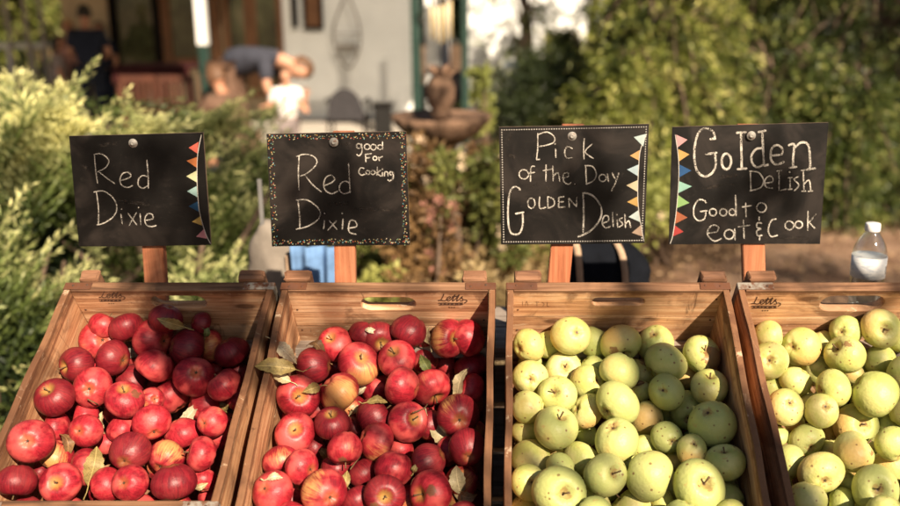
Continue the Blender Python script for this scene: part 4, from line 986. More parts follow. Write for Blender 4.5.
ang = t.math('ARCTAN2', sp.outputs[1], sp.outputs[0])
n = t.noise(v, 90, 4, .7); n2 = t.noise(t.mapv(v, (60, 60, 260)), 1.0, 2)
c = t.mix(t.math('MULTIPLY', t.step(n2, .54, .60), .6), (.66, .66, .66), (.34, .38, .44))
t.base(c, .5, .4); M_LABEL = t.m
lathe('paper_label', [(.0326, .088), (.0327, .088), (.0330, .130), (.0329, .130)], M_LABEL, bot, 40)
bm = bmesh.new(); rs = random.Random(2); a = -1.15
while a < -.80:
    w = rs.choice((.012, .02, .028)); p = []
    for aa in (a, a+w): p.append((math.cos(aa)*.0331, math.sin(aa)*.0331))
    bm.faces.new([bm.verts.new(q) for q in ((p[0][0], p[0][1], .096), (p[1][0], p[1][1], .096), (p[1][0], p[1][1], .114), (p[0][0], p[0][1], .114))]); a += w+rs.choice((.012, .02))
link('label_barcode', from_bm('label_barcode', bm), m_plain('barcode_ink', (.12, .11, .11), .7), bot)

# ------------------------------------------------------------------ bench behind with bags and towel
bn = thing('low_bench', 'low grey wooden bench standing behind the apple stand', 'bench', (0, 2.2, 0)); ZB = CAM.z-.80
for k_ in range(3): sbox('seat_plank', (-.05, 2.08+.115*k_, ZB-.012), (1.5, .105, .024), MW_GREY, bn)
for x in (-.7, .6):
    for y in (2.08, 2.31): sbox('leg', (x, y, (ZB-.024)/2), (.05, .05, ZB-.024), MW_GREY, bn)
M_BAG = m_plain('black_nylon', (.006, .007, .010), .95, .08, .3, 20, bump=.4); M_TAN = m_plain('tan_webbing', (.36, .25, .17), .85, .2, .15, 60)
def pil(name, cx, cy, cz, sx, sy, sz, m, parent, seed, top=.7, n=22):
    """soft bag: rounded box, sagging"""
    rs = random.Random(seed); bm = bmesh.new(); bmesh.ops.create_cube(bm, size=2); bmesh.ops.subdivide_edges(bm, edges=bm.edges, cuts=9, use_grid_fill=True)
    for v in bm.verts:
        x, y, z = v.co; l = (abs(x)**3.2+abs(y)**3.2+abs(z)**3.2)**(1/3.2); x, y, z = x/l, y/l, z/l
        w = 1-(1-top)*max(0, z)**1.3; k_ = 1+.05*math.sin(x*6+seed)+.04*math.sin(z*9+x*4)+.03*math.sin(x*13+z*7+seed)
        v.co = Vector((cx+x*sx*w*k_, cy+y*sy*w*k_, cz+z*sz+.05*sz*math.sin(x*5+seed*2)))
    return link(name, from_bm(name, bm, True), m, parent)
pg = at(600, 268, 2.2); bag = thing('duffel_bag', 'black fabric bag with tan straps on the bench behind the third crate', 'bag', (pg.x, 2.2, ZB))
pil('bag_body', 0, 0, .115, .128, .075, .118, M_BAG, bag, 3, .80)
for x, top_ in ((.055, .205), (-.055, .225)):
    pts = [(x, -.078, .02), (x, -.080, .12), (x-.01, -.070, top_), (x-.03, -.02, top_+.035), (x-.03, .03, top_)]
    bm = bmesh.new(); V = []
    cp = catmull(pts, 5)
    for i, p_ in enumerate(cp): V.append((bm.verts.new((p_[0]-.008, p_[1], p_[2])), bm.verts.new((p_[0]+.008, p_[1], p_[2]))))
    for i in range(len(V)-1): bm.faces.new((V[i][0], V[i][1], V[i+1][1], V[i+1][0]))
    so = link('bag_strap', from_bm('bag_strap', bm, True), M_TAN, bag); sm = so.modifiers.new('s', 'SOLIDIFY'); sm.thickness = .003
M_CANVAS = m_plain('beige_canvas', (.21, .18, .15), .85, .2, .18, 14, bump=.4)
pc = at(275, 250, 2.2); cb = thing('canvas_bag', 'beige round-topped canvas bag behind the second sign', 'bag', (pc.x, 2.22, ZB))
pil('bag_body', -.005, 0, .135, .066, .045, .135, M_CANVAS, cb, 8, .88)
bm = bmesh.new(); bm_box(bm, (-.027, -.02, .19), (.010, .006, .38), None, .001); link('frame_bar', from_bm('frame_bar', bm), m_plain('pale_grey_metal', (.16, .155, .15), .6), cb)
bm = bmesh.new(); bm_box(bm, (.035, -.046, .10), (.008, .004, .19), None, .001); bm_box(bm, (.052, -.05, .09), (.02, .01, .06), None, .003); link('bag_strap', from_bm('bag_strap', bm), M_TAN, cb)
pt = at(316, 268, 2.16); bm = bmesh.new(); V = []
nx = 40
for j in range(9):
    row = []
    for i in range(nx+1):
        u = i/nx; x = pt.x-.055+u*.115; y = 2.14+.009*math.sin(u*13+j*.12)+.003*math.sin(u*29+1+j*.2)
        row.append(bm.verts.new((x, y, ZB+.001+.225*(1-j/8))))
    V.append(row)
for j in range(8):
    for i in range(nx): bm.faces.new((V[j][i], V[j+1][i], V[j+1][i+1], V[j][i+1]))
M_TOWEL = m_plain('pale_blue_cloth', (.12, .22, .40), .9, .2, .22, 25, bump=.3)
ot = link('blue_cloth', from_bm('blue_cloth', bm, True), M_TOWEL); sm = ot.modifiers.new('s', 'SOLIDIFY'); sm.thickness = .006; tag(ot, 'pale blue folded cloth standing behind the post of the second sign', 'cloth')

# ------------------------------------------------------------------ ground
def m_ground():
    t = NT('ground_soil'); v = t.pos(); n = t.noise(v, 1.2, 6, .6); n2 = t.noise(v, 14, 5, .65); n3 = t.noise(v, 70, 3, .7)
    c = t.mix(t.step(n, .4, .65), (.10, .06, .036), (.23, .15, .095))
    c = t.mix(t.math('MULTIPLY', t.step(n2, .5, .66), .6), c, (.11, .065, .04)); c = t.mix(t.math('MULTIPLY', t.step(n3, .62, .72), .6), c, (.46, .33, .22))
    t.base(c, .95, .1); t.bump(n2, .8, .03); return t.m
N = 60; V = []; F = []
def gx(i): s = (i/N-.5)*2; return math.copysign(abs(s)**2.6*260, s)
for j in range(N+1):
    for i in range(N+1): V.append((gx(i), gx(j)+8, 0))
for j in range(N):
    for i in range(N): a = j*(N+1)+i; F.append((a, a+1, a+N+2, a+N+1))
g = link('ground', mesh('ground', V, F, True), m_ground()); tag(g, kind='structure')
# dirt path, 4 mm above the soil
t = NT('path_dirt'); v = t.pos(); n = t.noise(v, 2.5, 6, .65); n2 = t.noise(v, 35, 4, .7)
c = t.mix(t.step(n, .38, .65), (.17, .10, .065), (.34, .22, .145)); c = t.mix(t.math('MULTIPLY', t.step(n2, .52, .68), .5), c, (.20, .115, .07)); t.base(c, .95, .1); t.bump(n2, .7, .012); M_PATH = t.m
V = []; F = []
pl = [(.1, 3.0, .8), (1.2, 4.6, .9), (2.6, 5.6, .8), (4.6, 6.1, .9), (8, 6.4, 1.0), (16, 7, 1.2)]
cp = catmull([(a, b, w) for a, b, w in pl], 8)
for i, p_ in enumerate(cp):
    j = 1+.10*math.sin(i*1.7); V.append((p_[0], p_[1]-p_[2]*j, .004)); V.append((p_[0], p_[1]+p_[2]*j, .004))
for i in range(len(cp)-1): F.append((2*i, 2*i+2, 2*i+3, 2*i+1))
o = link('dirt_path', mesh('dirt_path', V, F), M_PATH); tag(o, kind='structure')

# ------------------------------------------------------------------ vegetation
def quads_mesh(name, P, Dr, L, Wd, seed=0, fold=.25, tip=None):
    """one rhombic leaf per row: base P, direction Dr, length L, width Wd"""
    rg = np.random.default_rng(seed); n = len(P); Dr = Dr/np.linalg.norm(Dr, axis=1, keepdims=True)
    rv = rg.normal(size=(n, 3)); S = np.cross(Dr, rv); S /= np.linalg.norm(S, axis=1, keepdims=True)+1e-9; Nn = np.cross(S, Dr)
    L = L[:, None]; Wd = Wd[:, None]
    m = P+Dr*L*.45+Nn*L*fold*.3
    V = np.stack([P, m+S*Wd*.5, P+Dr*L, m-S*Wd*.5], 1).reshape(-1, 3)
    me = bpy.data.meshes.new(name); me.vertices.add(4*n); me.vertices.foreach_set('co', V.astype(np.float32).ravel())
    me.loops.add(4*n); me.loops.foreach_set('vertex_index', np.arange(4*n, dtype=np.int32)); me.polygons.add(n)
    me.polygons.foreach_set('loop_start', np.arange(0, 4*n, 4, dtype=np.int32)); me.update(calc_edges=True)
    if tip is not None: at_ = me.attributes.new('tip', 'FLOAT', 'FACE'); at_.data.foreach_set('value', tip.astype(np.float32))
    return me
ML = {}
def LM(name, a, b, tr=.35, sc_=2.5):
    if name not in ML: ML[name] = m_leaf(name, a, b, tr, sc_, obj=False)
    return ML[name]
M_BARK = m_wood('bark', (.05, .032, .02), (.12, .08, .055), (.20, .14, .10), 'Z', .5)
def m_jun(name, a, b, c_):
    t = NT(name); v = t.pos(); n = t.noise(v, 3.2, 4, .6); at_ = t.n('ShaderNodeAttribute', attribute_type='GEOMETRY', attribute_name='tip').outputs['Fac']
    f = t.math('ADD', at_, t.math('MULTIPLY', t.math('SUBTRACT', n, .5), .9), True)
    c = t.ramp(f, [(.22, a), (.62, b), (1.0, c_)]); t.base(c, .5, .4)  # dark inside to pale tips: shade and sun painted into the leaves
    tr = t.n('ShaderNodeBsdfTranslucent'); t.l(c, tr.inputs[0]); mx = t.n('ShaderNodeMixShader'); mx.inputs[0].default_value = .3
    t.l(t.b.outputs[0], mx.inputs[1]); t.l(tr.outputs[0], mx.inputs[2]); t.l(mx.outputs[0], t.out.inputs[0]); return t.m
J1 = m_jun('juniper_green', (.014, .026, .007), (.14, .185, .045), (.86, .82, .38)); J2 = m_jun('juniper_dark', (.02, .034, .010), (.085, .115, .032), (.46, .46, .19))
def juniper(label, x, y, rx, ry, h, nspray, seed, m=J1, group='feathery juniper bushes on the left', tips=None):
    rg = np.random.default_rng(seed); root = thing('juniper_bush', label, 'bush', (x, y, 0), group=group)
    P = []; D = []; Ls = []; Ws = []; Tp = []; bm = bmesh.new(); rs = random.Random(seed)
    jobs = []
    for s in range(nspray):
        az = rg.uniform(0, math.tau); el = rg.uniform(-.05, 1.0)*math.pi/2; rr = rg.uniform(.45, 1.0)**.6
        dirv = np.array([math.cos(az)*math.cos(el), math.sin(az)*math.cos(el), math.sin(el)])
        tip = dirv*np.array([rx, ry, h])*rr*rg.uniform(.86, 1.10); tip[2] = max(.06, tip[2]); ln = rg.uniform(.42, .72)*min(1, rx/.8+.2); q0 = rr
        out = np.array([math.cos(az)*.9, math.sin(az)*.9, .55+.5*math.sin(el)]); out /= np.linalg.norm(out); jobs.append((tip-out*ln*.8, out, ln, max(0, (rr-.6)/.4)))
    for (tx, ty, tz, dx, dz, ln) in (tips or []):
        o_ = np.array([dx, -.15, dz]); o_ /= np.linalg.norm(o_)
        for q in range(7):
            o2 = o_+rg.normal(size=3)*.22; o2 /= np.linalg.norm(o2); back = 0 if q == 0 else rg.uniform(.05, .55); jobs.append((np.array([tx-x, ty-y, tz])-o_*ln*back-o2*ln, o2, ln, 1.0))
    for (b, d, ln, ot) in jobs:
        side = np.cross(d, [0, 0, 1.]); side /= np.linalg.norm(side)+1e-6; nrm = np.cross(side, d)
        nb = 11; droop = rg.uniform(-.05, .18)
        for i in range(nb):
            f = (i+.6)/nb; c0 = b+d*ln*f+np.array([0, 0, -droop*ln*f*f])
            bl = ln*(.40*(1-f)**.9+.06)
            for sg in (-1, 1):
                bd = d*.82+side*sg*.60+nrm*rg.uniform(-.25, .25); bd /= np.linalg.norm(bd); k_ = max(4, int(bl/.0095))
                q = (np.arange(k_)+.3)/k_
                pts = c0+bd*(q[:, None]*bl); P.append(pts); dd = bd*.9+rg.normal(size=(k_, 3))*.30; D.append(dd)
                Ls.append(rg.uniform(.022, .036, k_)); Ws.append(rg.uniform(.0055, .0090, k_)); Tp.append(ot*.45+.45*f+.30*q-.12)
    P = np.concatenate(P); D = np.concatenate(D); Ls = np.concatenate(Ls); Ws = np.concatenate(Ws)
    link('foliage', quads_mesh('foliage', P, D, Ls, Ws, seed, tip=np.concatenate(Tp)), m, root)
    for i in range(16):
        az = rs.uniform(0, math.tau); e = Vector((math.cos(az)*rx*.75, math.sin(az)*ry*.75, h*rs.uniform(.35, .85)))
        bm_tube(bm, [(0, 0, 0), e*.4+Vector((0, 0, h*.12)), e], [.03, .018, .006], 6)
    link('branches', from_bm('branches', bm, True), M_BARK, root)
def PXZ(x, y, Y): p = at(x, y, Y); return p.x, p.z
def tipsfrom(lst, Y, ln=.42): 
    o_ = []
    for (x, y, dx, dz) in lst: X, Z = PXZ(x, y, Y); o_.append((X, Y, Z, dx, dz, ln))
    return o_
xa, za = PXZ(35, 118, 3.3)
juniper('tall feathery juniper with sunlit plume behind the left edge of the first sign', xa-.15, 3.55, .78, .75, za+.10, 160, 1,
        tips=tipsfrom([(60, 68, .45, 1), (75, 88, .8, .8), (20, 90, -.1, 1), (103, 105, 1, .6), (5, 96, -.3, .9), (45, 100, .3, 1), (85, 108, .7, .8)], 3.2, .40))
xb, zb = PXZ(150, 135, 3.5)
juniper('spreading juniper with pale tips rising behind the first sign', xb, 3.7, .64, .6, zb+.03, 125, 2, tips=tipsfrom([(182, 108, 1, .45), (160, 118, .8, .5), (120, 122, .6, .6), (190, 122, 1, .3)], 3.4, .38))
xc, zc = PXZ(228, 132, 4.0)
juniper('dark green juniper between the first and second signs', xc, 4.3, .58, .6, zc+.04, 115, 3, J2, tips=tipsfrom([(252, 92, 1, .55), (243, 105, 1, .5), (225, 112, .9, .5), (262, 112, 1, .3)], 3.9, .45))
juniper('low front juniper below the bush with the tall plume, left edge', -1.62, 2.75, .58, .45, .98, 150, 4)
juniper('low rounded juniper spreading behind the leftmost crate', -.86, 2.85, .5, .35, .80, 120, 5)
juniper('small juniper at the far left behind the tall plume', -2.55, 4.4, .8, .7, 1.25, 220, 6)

def shrub(name, label, cat, x, y, rx, ry, h, n, leaf, seed, m, group=None, z0=.1, clumps=26, stems=7, flower=None, hollow=.35, gap=1.0):
    rg = np.random.default_rng(seed); root = thing(name, label, cat, (x, y, 0), group=group)
    az = rg.uniform(0, math.tau, clumps); el = np.arcsin(rg.uniform(-.35, 1, clumps)); rr = rg.uniform(hollow, .95, clumps)
    C = np.stack([np.cos(az)*np.cos(el)*rx*rr, np.sin(az)*np.cos(el)*ry*rr, z0+(h-z0)*(.5+.5*np.sin(el)*rr)], 1)
    cr = rg.uniform(.16, .34, clumps)*min(rx, h)*gap
    k_ = rg.integers(0, clumps, n); u = rg.normal(size=(n, 3)); u /= np.linalg.norm(u, axis=1, keepdims=True)
    P = C[k_]+u*(cr[k_]*rg.uniform(.2, 1, n)**.5)[:, None]*np.array([1, 1, .8]); P[:, 2] = np.maximum(P[:, 2], .02)
    D = u*.7+rg.normal(size=(n, 3))*.5+np.array([0, 0, -.15])
    link('foliage', quads_mesh('foliage', P, D, rg.uniform(.7, 1.3, n)*leaf, rg.uniform(.35, .6, n)*leaf, seed), m, root)
    bm = bmesh.new(); rs = random.Random(seed)
    for i in range(stems):
        e = Vector(C[rs.randrange(clumps)]); bm_tube(bm, [(rs.uniform(-.05, .05), rs.uniform(-.05, .05), 0), e*.5+Vector((0, 0, h*.08)), e], [.018*h+.004, .010*h+.003, .003], 6)
    link('stems', from_bm('stems', bm, True), M_BARK, root)
    if flower:
        fn, fr, fm = flower; hold = link('stems', from_bm('stems', bmesh.new()), M_BARK, root) if False else root
        for i in range(fn):
            bm = bmesh.new(); c_ = C[rs.randrange(clumps)]; d = Vector((rs.uniform(-1, 1), rs.uniform(-1, .2), rs.uniform(0, 1))).normalized(); p = Vector(c_)+d*cr.mean()*1.1
            for q in range(6):
                a = q*math.tau/6; s_ = Vector((math.cos(a), 0, math.sin(a))); s2 = Vector((math.cos(a+.5), -.3, math.sin(a+.5)))
                bm.faces.new([bm.verts.new(p), bm.verts.new(p+s_*fr), bm.verts.new(p+(s_+s2)*fr*.75+Vector((0, -.004, 0))), bm.verts.new(p+s2*fr)])
            link('flower', from_bm('flower', bm), fm, root)
    return root
G_OLIVE = LM('olive_foliage', (.085, .105, .025), (.26, .26, .07)); G_BRONZE = LM('bronze_foliage', (.11, .055, .025), (.30, .18, .075)); G_LIME = LM('lime_foliage', (.20, .23, .05), (.42, .42, .12))
G_DARK = LM('dark_foliage', (.022, .034, .012), (.07, .09, .028)); G_STRAW = LM('straw_foliage', (.34, .24, .11), (.52, .40, .20)); G_MID = LM('mid_foliage', (.06, .085, .02), (.19, .21, .055))
M_FL1 = m_plain('rose_petals', (.38, .17, .13), .8); M_FL2 = m_plain('cream_petals', (.66, .50, .34), .8); M_FL3 = m_plain('purple_petals', (.35, .10, .32), .8)
def sp_(x, Y): return at(x, 250, Y).x
GG = 'mixed garden perennials under the fountain'
SH = [('bronze leafy perennial with rosy flowers, just right of the second sign', 432, 3.6, .26, .26, .92, 2600, .040, 11, G_BRONZE, (26, .018, M_FL1)),
      ('olive green perennial below the fountain bowl', 468, 4.2, .30, .28, 1.05, 2600, .042, 12, G_OLIVE, (12, .016, M_FL2)),
      ('straw-coloured dry perennial left of the third sign', 492, 3.4, .22, .22, .62, 1900, .038, 13, G_STRAW, None),
      ('low lime green perennial behind the second crate', 385, 3.5, .28, .24, .60, 2200, .036, 14, G_LIME, (14, .016, M_FL2)),
      ('bushy olive perennial behind the second sign', 350, 4.1, .36, .3, .78, 2600, .042, 15, G_OLIVE, (10, .018, M_FL3)),
      ('low straw-coloured clump between second and third crates', 500, 4.3, .34, .3, .55, 2200, .040, 16, G_STRAW, None),
      ('tall bronze perennial directly under the fountain', 436, 4.5, .34, .3, 1.14, 3400, .045, 17, G_BRONZE, (16, .02, M_FL2)),
      ('lime green perennial behind the third sign', 560, 4.6, .40, .34, .85, 2800, .045, 18, G_LIME, (12, .02, M_FL1)),
      ('olive perennial with cream flowers far behind the second sign', 395, 5.1, .42, .36, .95, 2800, .048, 19, G_OLIVE, (20, .02, M_FL2)),
      ('bushy mid-green perennial behind the black bag', 590, 5.3, .5, .4, .70, 2800, .048, 20, G_LIME, (14, .02, M_FL2)),
      ('dark green plant in the shade left of the beige bag', 262, 3.3, .24, .22, .72, 1900, .045, 21, G_DARK, None),
      ('low yellow-green plant between third and fourth signs', 660, 5.6, .42, .34, .62, 2400, .045, 22, G_LIME, None),
      ('rust-leaved perennial beside the second sign post', 372, 2.9, .16, .15, .62, 1300, .034, 24, G_BRONZE, (10, .014, M_FL2)),
      ('olive perennial filling in behind the second crate handle', 410, 2.95, .20, .16, .60, 1500, .034, 25, G_OLIVE, None)]
for (lab, px_, Y, rx, ry, h, n, lf, sd, m_, fl) in SH:
    shrub('garden_plant', lab, 'plant', sp_(px_, Y), Y, rx, ry, h, n, lf, sd, m_, GG, flower=fl)
shrub('evergreen_shrub', 'dense dark evergreen shrub behind the top of the third sign', 'shrub', sp_(548, 7.6), 7.6, .62, .55, 1.30, 9000, .045, 31, G_DARK, clumps=50, hollow=.5, gap=1.1)
# spike of a yellow-green plant by the fountain
shrub('garden_plant', 'slender upright yellow-green plant behind the fountain', 'plant', sp_(482, 6.8), 6.8, .10, .10, 1.32, 900, .05, 33, G_LIME, GG, clumps=22)
# broad-leaved weeds left of the first crate
for k_, (x, y, lf, lab) in enumerate(((2, 418, .10, 'broad green leaves of a weed at the left picture edge'), (20, 350, .085, 'broad-leaved weed growing at the foot of the junipers'))):
    pw = hit_plane(x, y, Vector((0, 0, .38 if k_ == 0 else .28)), Vector((0, 0, 1)))
    r_ = thing('broadleaf_weed', lab, 'plant', (pw.x, pw.y, 0), group='broad-leaved weeds by the junipers'); rg = np.random.default_rng(50+k_)
    n = 16; az = rg.uniform(0, math.tau, n); rad_ = rg.uniform(0, .09, n); P = np.stack([np.cos(az)*rad_, np.sin(az)*rad_, rg.uniform(.12, pw.z+.02, n)], 1); D = np.stack([np.cos(az), np.sin(az), rg.uniform(-.1, .5, n)], 1)
    link('leaves', quads_mesh('leaves', P, D, np.full(n, lf)*rg.uniform(.7, 1.1, n), np.full(n, lf*.55), 5), LM('weed_leaf', (.17, .22, .06), (.32, .36, .12), .3, 8), r_)
    bm = bmesh.new()
    for i in range(n): bm_tube(bm, [(0, 0, 0), tuple(P[i])], [.003, .002], 5)
    link('stems', from_bm('stems', bm), G_OLIVE, r_)

# big drooping shrubs / trees of the right side
def weeping(name, label, cat, x, y, h, spread, nbr, seed, m, group=None, leaf=.060, per=190, base=.0):
    rg = np.random.default_rng(seed); rs = random.Random(seed); root = thing(name, label, cat, (x, y, 0), group=group)
    P = []; D = []; L = []; W_ = []; T2 = []; bm = bmesh.new()
    bm_tube(bm, [(0, 0, 0), (rs.uniform(-.1, .1), 0, h*.4), (rs.uniform(-.2, .2), 0, h*.85)], [.035*h**.8, .025*h**.8, .01], 8)
    for b in range(nbr):
        az = rs.uniform(0, math.tau); z1 = h*rs.uniform(.10, .95); out = spread*rs.uniform(.45, 1)*(1.05-.55*(z1/h)); rise = rs.uniform(.05, .35)*out; drop = rs.uniform(.25, .9)*out
        p0 = Vector((0, 0, z1*.8)); p1 = Vector((math.cos(az)*out*.5, math.sin(az)*out*.5, z1+rise)); p2 = Vector((math.cos(az)*out, math.sin(az)*out, max(.08, z1+rise-drop)))
        cp_ = catmull([tuple(p0), tuple(p1), tuple(p2)], 7)
        bm_tube(bm, cp_, [.02*(1-i/len(cp_))+.003 for i in range(len(cp_))], 5, False)
        A_ = np.array(cp_); nt = per//8
        for q in range(nt):
            f = rs.uniform(.25, 1)*(len(A_)-1); i = min(len(A_)-2, int(f)); c0 = A_[i]+(A_[i+1]-A_[i])*(f-i)
            a2 = az+rs.uniform(-1.5, 1.5); tl = rs.uniform(.14, .44)*(.5+spread*.4); td = np.array([math.cos(a2)*.8, math.sin(a2)*.8, rs.uniform(-.7, .5)])
            k_ = 13; qq = np.linspace(.05, 1, k_)[:, None]; pts = c0+td*tl*qq+np.array([0, 0, -1.])*(qq**2)*tl*.35
            P.append(pts+rg.normal(size=(k_, 3))*.012); D.append(td*1.0+rg.normal(size=(k_, 3))*.42+np.array([0, 0, -.35])*qq); L.append(rg.uniform(.7, 1.3, k_)*leaf); W_.append(rg.uniform(.13, .27, k_)*leaf); T2.append(.15+.75*qq[:, 0]*rs.uniform(.3, 1.1))
    link('crown', quads_mesh('crown', np.concatenate(P), np.concatenate(D), np.concatenate(L), np.concatenate(W_), seed, tip=np.concatenate(T2)), m, root)
    link('trunk', from_bm('trunk', bm, True), M_BARK, root); return root
W_L = m_jun('sunlit_weeping_foliage', (.020, .032, .007), (.25, .28, .05), (.92, .84, .30)); W_M = m_jun('weeping_foliage', (.020, .032, .008), (.13, .17, .036), (.66, .63, .20)); W_MD = m_jun('olive_weeping_foliage', (.014, .024, .006), (.10, .13, .032), (.42, .43, .13)); W_D = m_jun('shaded_weeping_foliage', (.010, .018, .005), (.06, .085, .022), (.26, .29, .08))  # lit and shaded versions of one foliage, the light put into the colour
GW = 'drooping shrubs along the path'
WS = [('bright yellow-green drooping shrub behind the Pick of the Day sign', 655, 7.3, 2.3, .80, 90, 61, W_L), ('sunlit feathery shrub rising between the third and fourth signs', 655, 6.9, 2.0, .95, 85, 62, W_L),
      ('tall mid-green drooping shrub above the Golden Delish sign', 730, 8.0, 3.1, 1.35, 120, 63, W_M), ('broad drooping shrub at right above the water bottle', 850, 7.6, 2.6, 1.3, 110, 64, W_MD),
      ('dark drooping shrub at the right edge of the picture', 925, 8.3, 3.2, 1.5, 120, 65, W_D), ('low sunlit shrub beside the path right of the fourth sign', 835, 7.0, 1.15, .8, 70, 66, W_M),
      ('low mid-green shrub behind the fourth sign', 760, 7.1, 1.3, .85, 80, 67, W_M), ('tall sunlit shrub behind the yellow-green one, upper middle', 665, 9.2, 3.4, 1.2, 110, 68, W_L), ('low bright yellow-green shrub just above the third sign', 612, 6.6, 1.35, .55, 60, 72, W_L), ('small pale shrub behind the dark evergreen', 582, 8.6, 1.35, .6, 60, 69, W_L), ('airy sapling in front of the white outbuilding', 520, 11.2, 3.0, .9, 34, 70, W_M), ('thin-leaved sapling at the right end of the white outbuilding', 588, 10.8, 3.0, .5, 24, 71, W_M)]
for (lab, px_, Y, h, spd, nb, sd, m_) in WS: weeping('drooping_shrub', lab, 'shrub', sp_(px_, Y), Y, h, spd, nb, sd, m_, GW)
TG = 'tall trees closing the background'
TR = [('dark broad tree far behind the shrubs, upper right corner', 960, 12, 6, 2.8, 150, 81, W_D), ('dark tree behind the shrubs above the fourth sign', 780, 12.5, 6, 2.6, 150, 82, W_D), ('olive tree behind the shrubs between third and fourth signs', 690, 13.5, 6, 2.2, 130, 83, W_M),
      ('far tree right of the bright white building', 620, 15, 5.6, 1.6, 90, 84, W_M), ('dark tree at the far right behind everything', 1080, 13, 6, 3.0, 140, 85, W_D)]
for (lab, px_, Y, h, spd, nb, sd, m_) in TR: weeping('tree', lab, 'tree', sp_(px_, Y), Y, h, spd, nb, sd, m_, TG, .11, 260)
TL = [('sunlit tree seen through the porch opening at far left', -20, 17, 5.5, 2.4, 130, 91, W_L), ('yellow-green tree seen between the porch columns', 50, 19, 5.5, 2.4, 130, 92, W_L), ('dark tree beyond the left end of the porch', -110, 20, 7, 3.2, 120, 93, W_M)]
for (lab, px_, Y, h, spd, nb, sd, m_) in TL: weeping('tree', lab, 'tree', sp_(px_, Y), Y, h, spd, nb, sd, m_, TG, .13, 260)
# distant wood: one mass closing the horizon
rg = np.random.default_rng(5); n = 60000; ph = rg.uniform(-.95, .95, n); rr = rg.uniform(34, 44, n); hh = 7+1.5*np.sin(ph*23)+1.2*np.sin(ph*51+1)
P = np.stack([np.sin(ph)*rr, np.cos(ph)*rr, rg.uniform(0, 1, n)**.8*hh], 1)
o = link('distant_wood', quads_mesh('distant_wood', P, rg.normal(size=(n, 3)), rg.uniform(.5, 1.1, n), rg.uniform(.3, .7, n), 4), W_D); tag(o, 'distant belt of woodland closing the horizon behind house and shrubs', 'woodland', kind='stuff')
# leaf litter and grass tufts
rg = np.random.default_rng(8); n = 26000
P = np.stack([rg.uniform(-4.5, 6.5, n), rg.uniform(2.2, 10, n), np.full(n, .006)], 1); D = rg.normal(size=(n, 3)); D[:, 2] = np.abs(D[:, 2])*.25
o = link('leaf_litter', quads_mesh('leaf_litter', P, D, rg.uniform(.02, .05, n), rg.uniform(.01, .03, n), 9), LM('litter', (.22, .13, .07), (.44, .30, .17), .1, 9)); tag(o, 'scattered dry leaf litter on the garden soil and path', 'leaf litter', kind='stuff')
n = 42000; P = np.stack([rg.uniform(-4.5, 7, n), rg.uniform(2.6, 10.5, n), np.full(n, .0)], 1)
dens = np.sin(P[:, 0]*1.9+2)*np.sin(P[:, 1]*2.3)+.3*np.sin(P[:, 0]*7); PA = np.array([(a, b) for a, b, w in cp])
dmin = np.min(np.hypot(P[:, None, 0]-PA[None, :, 0], P[:, None, 1]-PA[None, :, 1]), 1); keep = (dens > -.1) & (dmin > .85); P = P[keep]; n = len(P)
D = rg.normal(size=(n, 3))*.35; D[:, 2] = 1
o = link('grass', quads_mesh('grass', P, D, rg.uniform(.05, .16, n), rg.uniform(.005, .012, n), 10), LM('grass_blades', (.13, .15, .04), (.34, .32, .12), .3, 3)); tag(o, 'patchy yellow-green grass and ground cover of the garden', 'grass', kind='stuff')

# ------------------------------------------------------------------ fountain
M_STONE = m_plain('terracotta_stone', (.19, .115, .075), .9, .15, .55, 16, bump=.6)
fx = at(441, 120, 5.2); ft = thing('fountain', 'terracotta garden fountain with scalloped bowl and pineapple finial', 'fountain', (fx.x, 5.2, 0))
zbowl = at(441, 119, 5.2).z
lathe('pedestal', [(.26, 0), (.26, .05), (.20, .08), (.10, .16), (.075, .30), (.11, .42), (.085, .52), (.07, zbowl-.20), (.10, zbowl-.13)], M_STONE, ft, 28, fn=lambda a, z: 1+.05*math.cos(a*8))
lathe('lower_basin', [(.09, .36), (.30, .40), (.40, .50), (.42, .55), (.40, .55), (.28, .45), (.09, .42)], M_STONE, ft, 60, fn=lambda a, z: 1+.035*abs(math.cos(a*9)))
lathe('upper_bowl', [(.07, zbowl-.14), (.12, zbowl-.13), (.20, zbowl-.08), (.255, zbowl-.02), (.272, zbowl+.025), (.25, zbowl+.02), (.16, zbowl-.03), (.06, zbowl-.04)], M_STONE, ft, 72, fn=lambda a, z: 1+.055*abs(math.cos(a*9)))
zt = at(441, 109, 5.2).z-.01
pine = lathe('pineapple_finial', [(.03, zt-.05), (.07, zt-.02), (.045, zt), (.066, zt+.03), (.080, zt+.08), (.078, zt+.13), (.060, zt+.18), (.030, zt+.205), (0, zt+.21)], M_STONE, ft, 44, fn=lambda a, z: 1+.05*math.cos(a*11+z*90)+.04*math.cos(a*11-z*90))
P = []; D = []
for k_ in range(18): a = k_*2.4; e = .2+.06*k_/2; P.append((.02*math.cos(a), .02*math.sin(a), zt+.19)); D.append((math.cos(a)*(1.3-e), math.sin(a)*(1.3-e), .4+e))
link('finial_leaves', quads_mesh('finial_leaves', np.array(P), np.array(D), np.full(18, .085), np.full(18, .03), 3), M_STONE, pine)

